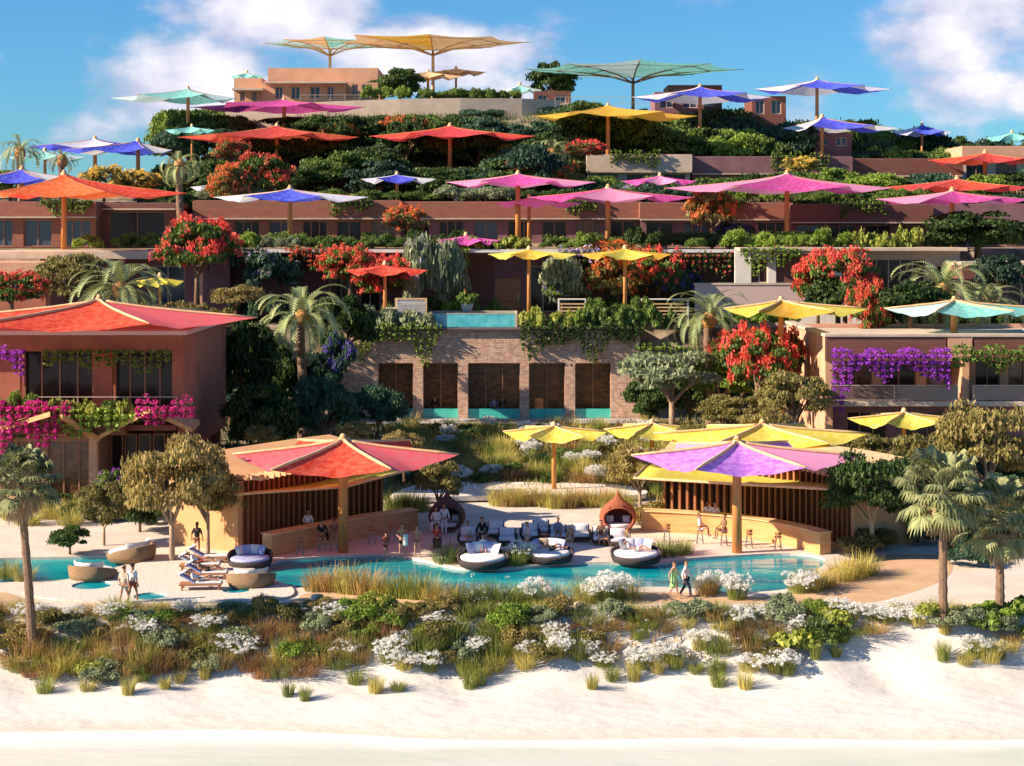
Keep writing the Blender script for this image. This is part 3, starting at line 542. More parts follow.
# ---------------------------------------------------------------- bar pavilions
def curve_pts(pp, n=8):
    P = [gp(*p) for p in pp]; out = []
    for i in range(len(P)-1):
        p0 = Vector(P[max(i-1,0)]); p1 = Vector(P[i]); p2 = Vector(P[i+1]); p3 = Vector(P[min(i+2, len(P)-1)])
        for j in range(n):
            t_ = j/n; out.append(.5*((2*p1)+(-p0+p2)*t_+(2*p0-5*p1+4*p2-p3)*t_**2+(-p0+3*p1-3*p2+p3)*t_**3))
    out.append(Vector(P[-1])); return out
def ribbon(q, pts, w0, w1, z0, z1):
    """wall following pts, offset w0..w1 along the normal"""
    n = len(pts); rows = []
    for i, p in enumerate(pts):
        d = (pts[min(i+1, n-1)]-pts[max(i-1, 0)]).normalized(); nn = Vector((-d.y, d.x)); a = p+nn*w0; b = p+nn*w1
        rows.append([(a.x, a.y, z0), (a.x, a.y, z1), (b.x, b.y, z1), (b.x, b.y, z0)])
    vs = [v_ for r in rows for v_ in r]; fs = [(i*4+k, i*4+(k+1) % 4, (i+1)*4+(k+1) % 4, (i+1)*4+k) for i in range(n-1) for k in range(4)]
    fs += [(0,1,2,3)[::-1], tuple((n-1)*4+k for k in range(4))]; q.add(vs, fs)
def resample(pts, step):
    out = [pts[0]]; acc = 0
    for a, b in zip(pts, pts[1:]):
        d = (b-a).length
        while acc+d >= step:
            a = a+(b-a)*((step-acc)/d); out.append(a); d = (b-a).length; acc = 0
        acc += d
    return out
def pavilion(label, clabel, wallp, countp, h, roofd, roofm, side):
    W = curve_pts(wallp); c = W[len(W)//2]; t = thing('bar_pavilion', (c.x, c.y, 0), label, 'pavilion')
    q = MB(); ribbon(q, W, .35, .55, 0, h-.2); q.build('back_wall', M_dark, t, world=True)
    q = MB(); P = resample(W, .46)
    for i, p in enumerate(P):
        d = (P[min(i+1,len(P)-1)]-P[max(i-1,0)]).normalized(); nn = Vector((-d.y, d.x)); a = p-d*.07; b = p+d*.07
        q.add([(a.x,a.y,0),(b.x,b.y,0),(b.x+nn.x*.33,b.y+nn.y*.33,0),(a.x+nn.x*.33,a.y+nn.y*.33,0),(a.x,a.y,h-.2),(b.x,b.y,h-.2),(b.x+nn.x*.33,b.y+nn.y*.33,h-.2),(a.x+nn.x*.33,a.y+nn.y*.33,h-.2)], [(0,3,2,1),(4,5,6,7),(0,1,5,4),(1,2,6,5),(2,3,7,6),(3,0,4,7)])
    q.build('slat_screen', M_slat, t, world=True)
    q = MB(); n = len(W); A = []
    for i, p in enumerate(W):
        d = (W[min(i+1,n-1)]-W[max(i-1,0)]).normalized(); nn = Vector((-d.y, d.x)); A.append((p-nn*.25, p+nn*roofd))
    lo = [[(a.x,a.y,h-.19),(b.x,b.y,h+.32)] for a, b in A]; hi = [[(a.x,a.y,h+.05),(b.x,b.y,h+.62)] for a, b in A]
    q.grid(lo); q.grid(hi); q.grid([[l[0], h_[0]] for l, h_ in zip(lo, hi)]); q.grid([[l[1], h_[1]] for l, h_ in zip(lo, hi)]); q.add([lo[0][0],lo[0][1],hi[0][1],hi[0][0]], [(0,1,2,3)]); q.add([lo[-1][0],lo[-1][1],hi[-1][1],hi[-1][0]], [(0,1,2,3)])
    q.build('roof', roofm, t, world=True)
    q = MB()
    for i, p in enumerate(resample(W, .5)):
        j = min(range(n), key=lambda k: (W[k]-p).length); d = (W[min(j+1,n-1)]-W[max(j-1,0)]).normalized(); nn = Vector((-d.y, d.x)); q.bar((p.x-nn.x*1.3, p.y-nn.y*1.3, h+.02), (p.x-nn.x*.25, p.y-nn.y*.25, h+.06), .12, .22)
    q.build('rafters', M_beam, t, world=True)
    e = W[0] if side < 0 else W[-1]; d = (W[1]-W[0] if side < 0 else W[-2]-W[-1]).normalized(); nn = Vector((-(W[1]-W[0]).normalized().y, (W[1]-W[0]).normalized().x)) if side < 0 else Vector((-(W[-1]-W[-2]).normalized().y, (W[-1]-W[-2]).normalized().x))
    q = MB(); q.bar((e.x-d.x*.25, e.y-d.y*.25, (h-.2)/2), (e.x-d.x*.25+nn.x*roofd*.95, e.y-d.y*.25+nn.y*roofd*.95, (h-.2)/2), .35, h-.2); q.build('end_wall', M_roofsand, t, world=True)
    K = curve_pts(countp); c = K[len(K)//2]; t2 = thing('bar_counter', (c.x, c.y, 0), clabel, 'bar counter')
    q = MB(); ribbon(q, K, 0, .7, 0, 1.12); q.build('counter_body', M_counter, t2, world=True)
    q = MB(); ribbon(q, K, -.12, .8, 1.123, 1.18); q.build('counter_top', M_beam, t2, world=True)
    return t
pavilion('left curved bar pavilion with slatted timber screen and sand coloured roof', 'curved timber bar counter under the red and pink parasol', [(243,551),(262,546),(290,538),(325,530),(358,523),(386,518)], [(272,557),(290,553),(325,546),(370,537),(418,530)], 3.9, 5.0, M_roofsand, -1)
pavilion('right curved bar pavilion with tall vertical timber slats', 'long sunlit orange bar counter under the purple parasol', [(664,517),(700,519),(740,523),(780,530),(815,537),(850,547)], [(641,531),(680,533),(720,536),(760,541),(795,548),(820,555)], 3.9, 4.0, M_beam, 1)

# ---------------------------------------------------------------- parasols and sails
def fabric(name, c, c2=None, tr=.32): return mat(name, c, .75, tuple(min(.92, x*1.1+.045) for x in (c2 or c)), 2.6, .35, 14, trans=tr, spec=.1, objvar=.12)
FC = dict(red=fabric('red fabric', (.72,.05,.03), (.80,.12,.05)), pink=fabric('rose fabric', (.80,.20,.22), (.78,.08,.10)), purple=fabric('purple fabric', (.50,.14,.72), (.66,.30,.80)), mag=fabric('magenta fabric', (.68,.05,.30), (.74,.12,.45)),
          crim=fabric('crimson fabric', (.66,.04,.06), (.74,.08,.05)), verm=fabric('vermilion fabric', (.78,.13,.03), (.84,.19,.06)), yel=fabric('yellow fabric', (.86,.66,.06), (.88,.72,.16), .35), ora=fabric('orange fabric', (.86,.42,.04), (.86,.50,.06)),
          blue=fabric('blue fabric', (.06,.07,.70), (.10,.14,.78)), lil=fabric('pale lilac fabric', (.64,.62,.82), (.74,.74,.86)), aqua=fabric('aqua fabric', (.16,.62,.56), (.34,.74,.68)), pal=fabric('pale aqua fabric', (.62,.80,.80), (.5,.74,.76)),
          white=fabric('white fabric', (.82,.80,.82)), sand=fabric('sand fabric', (.74,.48,.24), (.80,.56,.32)), lpink=fabric('light pink fabric', (.86,.38,.58), (.84,.26,.52)))
PAR = []
def parasol(label, cx, xl, xr, ya, yt, Y, cols, base=None, kind='tent', dy=.85, tips=6, beam=M_beam, post=M_post, sag=.38, stag=0.0, conc=.15):
    x = PX(cx, Y); rl = (cx-xl)*Y/F; rr = (xr-cx)*Y/F; rm = (rl+rr)/2*dy
    zb = base if base is not None else float(H(x, Y)); za = PZ(ya, Y); zr = PZ(yt, Y)
    if kind == 'funnel': za, zr = PZ(yt, Y)+.5, PZ(ya, Y)-.3
    t = thing('parasol', (x, Y, zb), label, 'parasol'); za -= zb; zr -= zb
    q = MB(); pr = max(.14, min(.235, (rl+rr)*.020)); pj = random.Random(int(cx*7+ya)); rj = [1, *[pj.uniform(.84, 1.12) for _ in range(tips-1)]]; rj[tips//2] = 1; wv = pj.uniform(0, 6); topz = za+.15 if kind == 'tent' else za-.1
    q.tube([(0,0,-.6 if base is None else 0),(0,0,topz*.6),(0,0,topz)], [pr*1.15, pr, pr*.85], 12); q.build('post', post, t, smooth=True)
    def rad(a): cx_ = math.cos(a); return ((rr if cx_ > 0 else rl)*cx_, rm*math.sin(a))
    TA = [2*math.pi*i/tips+stag for i in range(tips)]
    q = MB(); nr, na = 9, 10
    for i in range(tips):
        a0, a1 = TA[i], TA[i]+2*math.pi/tips; p0, p1 = [tuple(c_*rj[j_ % tips] for c_ in rad(a_)) for a_, j_ in ((a0, i), (a1, i+1))]; q.cur = i % len(cols)
        rows = []
        for r in range(nr+1):
            f = r/nr if kind == 'tent' else max(r/nr, .03); row = []
            for s_ in range(na+1):
                u_ = s_/na; ca = 1-conc*math.sin(math.pi*u_)*f       # concave hem between the tips
                if kind == 'tent':
                    X_ = (p0[0]*(1-u_)+p1[0]*u_)*f*ca; Y_ = (p0[1]*(1-u_)+p1[1]*u_)*f*ca; prof = f**.62; z = za+(zr-za)*prof-sag*(.75+.5*rj[i])*math.sin(math.pi*u_)*f**1.4+.05*math.sin(u_*17+f*5+wv)*math.sin(math.pi*u_)*f
                else:
                    X_ = (p0[0]*(1-u_)+p1[0]*u_)*f*ca; Y_ = (p0[1]*(1-u_)+p1[1]*u_)*f*ca; z = za+(zr-za)*f**.6-sag*.5*math.sin(math.pi*u_)*f
                row.append((X_, Y_, z))
            rows.append(row)
        q.grid(rows)
    q.build('canopy', [FC[c] for c in cols], t, smooth=True)
    for i in range(tips):
        p = tuple(c_*rj[i] for c_ in rad(TA[i])); q = MB(); bw = max(.06, pr*.38)
        if kind == 'tent':
            if ya > 290: pts = [(p[0]*f*1.01, p[1]*f*1.01, za+(zr-za)*f**.62+.05) for f in (.02,.1,.3,.55,.8,1.0)]
            else: pts = [(p[0]*f, p[1]*f, za+(zr-za)*f**.62-.05) for f in (.02,.1,.3,.55,.8,1.0)]; bw *= .75
            q.tube(pts, [bw]*5+[bw*.5], 6)
        else:
            q.tube([(0,0,zr-1.9),(p[0]*.22,p[1]*.22,zr-.95),(p[0]*.55,p[1]*.55,zr-.30),(p[0],p[1],zr-.02)], [bw*1.3,bw*1.1,bw,bw*.4], 6)
        q.build('rib', beam if ya > 290 or kind != 'tent' else M_post, t, smooth=True)
    if kind == 'funnel':
        q = MB()
        for f in (.4, .7):
            pp = [(rad(a)[0]*f, rad(a)[1]*f, zr-.15-(1-f)*.3) for a in TA]
            for a, b in zip(pp, pp[1:]+pp[:1]): q.bar(a, b, .12)
        q.build('ring_beam', beam, t)
    else:
        q = MB(); q.lathe([(0,.28),(.12,.25),(.2,.05),(pr*1.3,-.1),(pr*1.3,-.5),(0,-.5)], 10, (0,0,za+.02)); q.build('cap', beam, t, smooth=True)
    PAR.append((cx, xl, xr, ya, yt, Y)); return t
PP = [
 ('red and rose parasol on a thick orange post at the left bar', 343,233,458,439,455, 88, ['red','pink'], 0, 1.1),
 ('purple parasol on an orange post at the right bar', 737,632,862,441,456, 88, ['purple','purple','lpink'], 0, 1.0),
 ('yellow parasol on a slim orange post in the middle garden', 554,503,607,426,432, 107, ['yel'], 0),
 ('yellow parasol right of the middle garden, half behind the wide yellow one', 652,604,716,423,430, 113, ['yel'], None),
 ('wide yellow parasol behind the purple one', 762,655,868,424,434, 101, ['yel'], 0),
 ('yellow parasol in front of the right lodge', 904,848,958,412,419, 110, ['yel'], None),
 ('huge red parasol with pale ridge beams over the left lodge', 99,-58,256,299,318, 106.5, ['red','red','pink'], 3),
 ('orange-yellow parasol beside the right lodge roof', 781,724,868,300,309, 119, ['ora','yel'], None),
 ('aqua and white parasol above the right lodge roof', 954,885,1046,300,309, 124, ['pal','aqua','aqua'], 9),
 ('amber parasol left of the green terrace hedge above the raised pool', 529,488,578,249,254, 144, ['ora','yel'], 8.85),
 ('amber parasol in front of the slatted terrace screen', 625,579,672,248,254, 143.4, ['yel','ora'], 8.85),
 ('small red parasol above the louvred screen', 385,345,428,264,270, 142.6, ['red'], 8.85),
 ('small pink parasol between the lilac trees and the raised pool', 466,436,500,235,240, 150, ['mag'], 8.9),
 ('vermilion parasol at the left end of the second terrace', 64,-12,187,173,193, 149.5, ['verm','verm','red'], 15.25),
 ('blue and white parasol half hidden behind the vermilion one', 22,-40,92,168,180, 166, ['blue','blue','white'], None),
 ('blue and lilac parasol high at left, rear one of two', 95,28,150,138,146, 192, ['blue','lil','blue'], None),
 ('blue parasol with white panels high at left, front one of two', 138,58,172,140,150, 186, ['blue','blue','white'], None),
 ('aqua parasol on a tall pale post left of the hilltop', 188,110,236,88,98, 213, ['pal','aqua','pal'], None),
 ('magenta parasol in front of the hilltop villa', 284,190,366,99,107, 212, ['mag'], None),
 ('left one of two broad red parasols on the wooded slope', 277,178,359,125,137, 193, ['crim','red'], None),
 ('right one of two broad red parasols on the wooded slope', 450,369,536,125,136, 190, ['crim','red'], None),
 ('orange parasol on the wooded slope above the beige house', 608,534,698,105,116, 199, ['ora'], None),
 ('small blue and white parasol on the roof left of centre', 397,361,436,174,179, 172, ['lil','blue','white'], 19.9),
 ('tiny pale blue parasol above the red shrubs', 222,190,262,182,187, 171, ['pal','lil'], 19.9),
 ('large blue and white parasol above the second terrace', 290,213,369,188,197, 155, ['white','blue','lil'], 15.25),
 ('magenta parasol near the lilac shrubs', 518,446,596,173,182, 158, ['mag','lpink'], 15.25),
 ('wide magenta parasol in the centre of the second terrace', 608,528,694,187,197, 153, ['mag','lpink','mag'], 15.25),
 ('narrow pink parasol left of the wide magenta one', 529,495,582,197,203, 159, ['lpink'], 15.25),
 ('small pink parasol behind the wide magenta one', 660,622,697,175,181, 173, ['lpink','mag'], 19.75),
 ('magenta parasol with rose peak and long arms over the right terrace', 787,664,892,173,188, 157, ['mag','lpink'], 15.25),
 ('red parasol above the magenta one at right', 957,884,1030,178,187, 170, ['crim','red','crim'], 19.6),
 ('magenta and lilac parasol at the right end of the second terrace', 952,876,1032,190,199, 154, ['lpink','mag','mag'], 15.25),
 ('red parasol on the roof at the far right', 985,928,1040,152,160, 187, ['crim','red'], None),
 ('tall blue parasol against the sky right of the hilltop', 817,754,892,79,89, 214, ['blue','lil'], None),
 ('blue and white parasol low in the trees right of the hilltop', 822,782,900,116,128, 205, ['blue','white'], None),
 ('pale blue parasol over the grey hill house', 700,632,772,86,97, 208, ['blue','lil'], None),
 ('small blue parasol behind the right hill trees', 922,892,952,124,132, 212, ['blue','lil'], None),
 ('small pale green parasol left of the hilltop villa', 247,230,264,72,76, 232, ['aqua'], None),
 ('small sand parasol below the great canopy, left one', 428,398,462,71,76, 231, ['sand'], None),
 ('small sand parasol below the great canopy, right one', 456,430,486,68,72, 238, ['sand'], None),
 ('small aqua parasol right of the hilltop hedge', 520,500,542,84,90, 228, ['aqua','pal'], None),
 ('pale aqua parasol behind the palms at far left', 45,8,86,150,157, 180, ['aqua','pal'], None),
 ('small yellow parasol behind the left date palm', 160,130,184,276,281, 135, ['yel'], 1.0),
 ('small aqua parasol below the tall pale post', 192,165,215,126,130, 204, ['aqua'], None),
 ('small green parasol at the far right of the hill', 1012,985,1040,132,138, 215, ['aqua'], None),
]
for p in PP: parasol(*p[:8], base=p[8], dy=p[9] if len(p) > 9 else .85)
parasol('great sand coloured canopy on a branching post on the hilltop', 433,340,530,40,53, 238, ['sand','sand','ora'], kind='funnel', sag=.3, conc=.1, post=M_beam, tips=8)
parasol('pale aqua canopy left of the great sand coloured one', 330,262,400,41,52, 244, ['aqua','pal','sand'], kind='funnel', sag=.3, conc=.1, post=M_beam, tips=8)
parasol('wide green glass-like canopy on dark ribs right of the hilltop', 633,524,744,67,81, 228, ['aqua','aqua','pal'], kind='funnel', sag=.3, conc=.1, beam=M_wood, post=M_wood, tips=8)
def sail(label, pts, col, th=.05):
    A = [Vector((PX(a, Y), Y, PZ(b, Y))) for a, b, Y in pts]; c = sum(A, Vector())/len(A); t = thing('shade_sail', c, label, 'shade sail')
    q = MB(); n = 10; rows = [[tuple((A[0]*(1-i/n)+A[1]*i/n)*(1-j/6)+(A[3]*(1-i/n)+A[2]*i/n)*(j/6)+Vector((0,0,-.35*math.sin(math.pi*j/6)*math.sin(math.pi*i/n)))) for i in range(n+1)] for j in range(7)]
    q.grid(rows); o = q.build('fabric', FC[col], t, world=True, smooth=True); s_ = o.modifiers.new('s', 'SOLIDIFY'); s_.thickness = th
    for i in range(4): q = MB(); q.tube([A[i], A[(i+1) % 4]], .07, 6); q.build('edge_beam', M_beam, t, world=True)
sail('long yellow shade sail along the roof edge of the left bar', [(226,495,87.5),(345,487,88.6),(420,467,98),(250,470,98)], 'yel')
sail('long yellow shade sail along the roof edge of the right bar', [(634,478,92.5),(842,490,87.5),(838,477,95),(650,462,101)], 'yel')

# ---------------------------------------------------------------- plants
REG = []            # (object, base words, px, py) labelled at the end
LAND = [('red bar parasol',343,455),('purple parasol',737,455),('yellow garden parasol',554,432),('brick pool lounge',495,385),('raised pool',472,318),('left fan palm',20,480),('tall right fan palm',943,500),('right lodge',900,360),('left lodge',90,370),
 ('vermilion parasol',64,185),('big blue parasol',290,193),('great sand canopy',433,50),('green hilltop canopy',633,75),('orange slope parasol',608,112),('left red slope parasol',277,135),('right red slope parasol',450,135),('hilltop villa',310,85),
 ('tall blue parasol',817,85),('large olive tree',175,480),('left egg chair',447,510),('right egg chair',618,508),('walking couple',680,580),('strolling bathers',126,590),('central date palm',300,310),('right date palm',943,275),('middle date palm',708,310),
 ('beige hill house',608,165),('right magenta parasol',787,185),('wide magenta parasol',608,195),('far right red parasol',985,157),('main pool',450,575),('pebble terrace',160,590),('left pool',60,568),('aqua lodge parasol',954,308),('orange-yellow parasol',790,310),
 ('slatted terrace screen',660,290),('front sand edge',520,650),('left sand edge',180,670),('right sand edge',850,650),('sunbeds',195,570),('white framed house',800,270),('blue parasol pair',120,150),('lilac trees',432,260)]
cache = {}
def variant(key, m, fn):
    k = (key, m.name)
    if k not in cache:
        b = (key, '__base')
        if b not in cache: cache[b] = fn()
        me = cache[b].copy() if any(kk[0] == key and kk[1] != '__base' for kk in cache) else cache[b]
        me.materials.clear(); me.materials.append(m); cache[k] = me
    return cache[k]
def crown_geo(seed, K, per, size, clr=.36, zc=.62, zr=.36, flat=.0, low=.15, jit=.7, shell=.75):
    """unit tree crown: clumps on an ellipsoid (radius 1 across, height zr)"""
    g = np.random.default_rng(seed); V = []; cs = []
    for k in range(K):
        ph = g.uniform(0, 2*math.pi); cz = g.uniform(-low, 1)**1 if low else g.uniform(0, 1); rr = math.sqrt(max(0, 1-cz*cz*.9))
        rad_ = g.uniform(.35, shell) if k % 3 == 0 else g.uniform(shell*.85, shell*1.05)
        c = np.array([math.cos(ph)*rr*rad_, math.sin(ph)*rr*rad_, zc+cz*zr*rad_]); cs.append(c)
        r = clr*g.uniform(.65, 1.2)
        d = unit(g.normal(0, 1, (per, 3))); d[:, 2] = np.abs(d[:, 2])*.9-.25; rr_ = g.uniform(.45, 1.0, (per, 1))+g.exponential(.10, (per, 1))
        p = c+d*rr_*r*np.array([1, 1, zr*1.35]); V.append(leaves(p, d*1.0+np.array([0,0,.25]), size, jit, .6))
    return np.concatenate(V), cs
def trunk_geo(q, cs, zt=.42, r=.05, lean=0, low=0, n=6):
    q.tube([(0,0,-.05),(lean*.3,0,zt*.4),(lean,.01,zt)], [r*1.25, r, r*.8], 8)
    for c in cs[:n]: q.tube([(lean*.7,0,zt*.75),(c[0]*.45+lean*.3,c[1]*.45,(zt+c[2])*.5),(c[0]*.9,c[1]*.9,c[2])], [r*.6, r*.4, r*.15], 5, cap=False)
TREE = {}
def tree_kind(k, seed, **kw):
    key = (k, seed)
    if key in TREE: return TREE[key]
    V, cs = crown_geo(seed+hash_(k), **kw.get('crown', {})); TREE[key] = (V, cs); return TREE[key]
def hash_(s): return sum(ord(c)*(i+3) for i, c in enumerate(s)) % 997
KW = dict(round=dict(K=44, per=220, size=.038, jit=1.2, clr=.27, zc=.55, zr=.40, low=.75), olive=dict(K=44, per=230, size=.028, clr=.25, zc=.60, zr=.36, low=.75, jit=1.0), open=dict(K=26, per=230, size=.036, clr=.27, zr=.28, zc=.70, low=.7, jit=1.0), flower=dict(K=34, per=150, size=.040, jit=1.1, clr=.24, zr=.36, zc=.62, low=.8), column=dict(K=24, per=150, size=.09, clr=.42, zr=.45, zc=.52, low=.9),
          shrub=dict(K=22, per=180, size=.050, jit=1.2, clr=.32, zc=.25, zr=.62, low=.1), bigleaf=dict(K=14, per=90, size=.15, clr=.42, zc=.25, zr=.6, low=.1))
def tree(kind, lab, px, pyb, Y, wpx, hpx, m, m2=None, z=None, bark=None, name='tree', cat='tree', group=None, var=None, reg=False, bare=.42, fl=None):
    x = PX(px, Y); zb = z if z is not None else float(H(x, Y)); 
    if pyb is not None: zb = PZ(pyb, Y)
    wr = wpx*Y/F/2; h = hpx*Y/F; sd = (var if var is not None else random.randint(0, 2)); key = f'{kind}{sd}'
    t = thing(name, (x, Y, zb-.05), None if reg else lab, cat, group, random.uniform(0, 6.28), (wr, wr, h))
    V, cs = tree_kind(kind, sd, crown=KW[kind])
    me = variant(key+'c', m, lambda: quads_mesh('crown', V, m)); link('crown' if kind not in ('shrub','bigleaf') else 'foliage', me, t)
    if kind not in ('shrub', 'bigleaf') or bark:
        def mk():
            q = MB(); trunk_geo(q, cs, zt={'open':.45,'column':.2,'flower':.4}.get(kind, .36), r=.055 if kind != 'olive' else .045, n=7); return q.mesh('trunk', bark or M_bark, True)
        link('trunk', variant(key+'t', bark or M_bark, mk), t)
    if m2:
        def mkb():
            g = np.random.default_rng(sd+5); W = []
            for c in cs:
                if g.random() < .28: continue
                for s_ in range(7):
                    d = unit(g.normal(0, 1, 3)); d[2] = abs(d[2])*1.2-.2; c2 = c+d*np.array([.27,.27,.14]); k_ = 24
                    dd = unit(g.normal(0, 1, (k_, 3))); p = c2+dd*g.uniform(.2, 1.15, (k_, 1))*.10*np.array([1,1,.6]); W.append(leaves(p, dd+np.array([0,-.1,.3]), .024, 1.1, .8))
            return quads_mesh('blossoms', np.concatenate(W), m2)
        link('blossoms', variant(key+'b', m2, mkb), t)
    if reg: REG.append((t, lab, px, (pyb if pyb else HY+(CH-zb)*F/Y)-hpx*.5))
    return t

# date palms
def frond_quads(g, n, length, droop, leaf, zt, spread=1.0, k=26):
    V = []
    for i in range(n):
        az = 2*math.pi*(i*.381966 % 1)+g.uniform(-.1,.1); el = g.uniform(-.35, 1.35)*spread if i > n*.15 else g.uniform(1.0,1.4); Lh = length*g.uniform(.85, 1.08)
        d = np.array([math.cos(az), math.sin(az), 0]); p = np.array([0,0,zt]); e = el; side = np.array([-math.sin(az), math.cos(az), 0]); ds = Lh/k
        for j in range(k):
            t_ = d*math.cos(e)+np.array([0,0,math.sin(e)]); up = np.cross(side, t_)*-1; p2 = p+t_*ds; f = j/k
            V.append([p-side*.035, p+side*.035, p2+side*.03, p2-side*.03])
            if j > 2:
                ll = leaf*math.sin(math.pi*min(1, f*.93+.08))**.6
                for sg in (-1, 1):
                    tip = p+side*sg*ll*.62+t_*ll*.70-np.array([0,0,1])*(.10*ll)+up*.22*ll
                    V.append([p, p+t_*ds*.9, tip+t_*ds*.25, tip])
            p = p2; e -= droop*ds/Lh*(.5+1.3*f)
    return np.array(V)
def date_palm(label, px, pyc, Y, rpx, trunk_h=None, mt=None, n=36, weep=False):
    """pyc: row of the crown's heart; rpx: frond reach in px"""
    x = PX(px, Y); zc = PZ(pyc, Y); zb = float(H(x, Y)) if trunk_h is None else zc-trunk_h; h = zc-zb; Lr = rpx*Y/F*1.18
    t = thing('date_palm' if not weep else 'weeping_palm', (x, Y, zb), label, 'palm tree'); g = np.random.default_rng(abs(int(px))); q = MB()
    zz = np.linspace(0, h, 22); q.tube([(.1*math.sin(z_*.6), 0, float(z_)) for z_ in zz], [(.36 if i % 2 else .31)*(1.15-.25*i/22) for i in range(22)], 12); q.build('trunk', M_palmbark, t, smooth=False)
    q = MB(); q.lathe([(.0,h-.9),(.42,h-.7),(.62,h-.2),(.5,h+.3),(.1,h+.6)], 12); q.build('crown_base', mat('orange frond base', (.62,.30,.10), .8, (.45,.20,.07), 6, .5), t, smooth=True)
    link('crown', quads_mesh('crown', frond_quads(g, n, Lr*1.08, 2.1 if not weep else 3.2, Lr*.15, h, .9, k=22), mt or G_palm), t); return t
def fan_palm(label, px, pyc, Y, rpx, zb, lean=0.0, n=74):
    x = PX(px, Y); zc = PZ(pyc, Y); h = zc-zb; t = thing('fan_palm', (x-lean, Y, zb), label, 'palm tree'); g = np.random.default_rng(int(px)+3); rr = rpx*Y/F
    q = MB(); k = 18; q.tube([(lean*(i/k)**1.3, 0, h*i/k) for i in range(k+1)], [(.19 if i % 2 else .165)*(1.25-.4*i/k) for i in range(k+1)], 10); q.build('trunk', M_palmbark, t)
    def fans(n, e0, e1, m, nm, pl, fl_, drp):
        V = []
        for i in range(n):
            az = 2*math.pi*(i*.381966 % 1); e = g.uniform(e0, e1); d = np.array([math.cos(az)*math.cos(e), math.sin(az)*math.cos(e), math.sin(e)]); side = np.array([-math.sin(az), math.cos(az), 0]); o = np.array([lean, 0, h]); c = o+d*rr*pl*g.uniform(.8, 1.1); up = np.cross(d, side)
            V.append([o-side*.02, o+side*.02, c+side*.02, c-side*.02]); m_ = 17
            for j in range(m_):
                a = (j/(m_-1)-.5)*math.pi*1.25; v_ = d*math.cos(a)+side*math.sin(a); ll = rr*fl_*(1-.22*abs(j/(m_-1)-.5)*2)*g.uniform(.9,1.05); sd = (side*math.cos(a)-d*math.sin(a))*ll*.085
                mid = c+v_*ll*.6; tip = c+v_*ll*.93+np.array([0,0,-1])*ll*drp*g.uniform(.7,1.3)
                V.append([c, mid+sd, tip, mid-sd])
        link(nm, quads_mesh(nm, np.array(V), m), t)
    fans(n, -.7, 1.35, G_fan, 'crown', .66, .36, .45); fans(30, -1.35, -.5, G_dead, 'dead_fronds', .38, .36, .6); return t

# grasses
def tuft_geo(seed, n, spread, curve, wdt, base=.12):
    g = np.random.default_rng(seed); az = g.uniform(0, 2*math.pi, n); r0 = np.sqrt(g.uniform(0, 1, n))*base*2; le = g.uniform(.6, 1.05, n); tl = g.uniform(0, 1, n)**.7*spread
    d = np.stack([np.cos(az), np.sin(az), 0*az], 1); p0 = d*r0[:, None]; z = np.array([0,0,1.])
    p1 = p0+(d*np.sin(tl*.6)[:, None]+z*np.cos(tl*.6)[:, None])*(le*.55)[:, None]; a2 = tl*(1+curve); p2 = p1+(d*np.sin(a2)[:, None]+z*np.cos(a2)[:, None])*(le*.5)[:, None]
    s_ = np.stack([-np.sin(az+g.uniform(-1,1,n)), np.cos(az), 0*az], 1)*wdt
    return np.concatenate([np.stack([p0-s_, p0+s_, p1+s_*.8, p1-s_*.8], 1), np.stack([p1-s_*.8, p1+s_*.8, p2+s_*.12, p2-s_*.12], 1)]), p2
TK = dict(feather=(260, .95, .6, .011, .24), stiff=(200, .7, .35, .014, .22), blade=(110, 1.1, .7, .028, .18), flower=(190, .75, .4, .013, .24))
def tuft(kind, lab, x, Y, wd, h, m, m2=None, z=None, cat='grass clump', name='grass_clump', group=None, label=None):
    if kind == 'flower': wd *= .84; h *= .88
    sd = random.randint(0, 3); zb = float(Hd(x, Y)) if z is None else z; V, tips = tuft_geo(sd*7+hash_(kind), *TK[kind]); k = f'{kind}{sd}'
    if m2 is None:
        o = link(name, variant(k, m, lambda: quads_mesh('foliage', V, m)), None, (x, Y, zb-.03), random.uniform(0, 6.28), (wd, wd, h)); o['category'] = cat
    else:
        o = thing(name, (x, Y, zb-.03), None, cat, None, random.uniform(0, 6.28), (wd, wd, h)); link('foliage', variant(k, m, lambda: quads_mesh('foliage', V, m)), o)
        def mk():
            g = np.random.default_rng(sd); W = []
            for c in tips[g.choice(len(tips), 14, replace=False)]:
                c = c*np.array([.85,.85,g.uniform(.5,1.05)]); kk = 13; dd = g.normal(0, 1, (kk, 3))*np.array([.06,.06,.05]); W.append(leaves(c+dd, np.tile([0,-.35,1.], (kk, 1)), .021, 1.2, .8))
            return quads_mesh('blossoms', np.concatenate(W), m2)
        link('blossoms', variant(k+'b', m2, mk), o)
    if group: o['group'] = group
    if label: o['label'] = label
    else: REG.append((o, lab, 512+x*F/Y, HY+(CH-zb-h*.5)*F/Y))
    return o

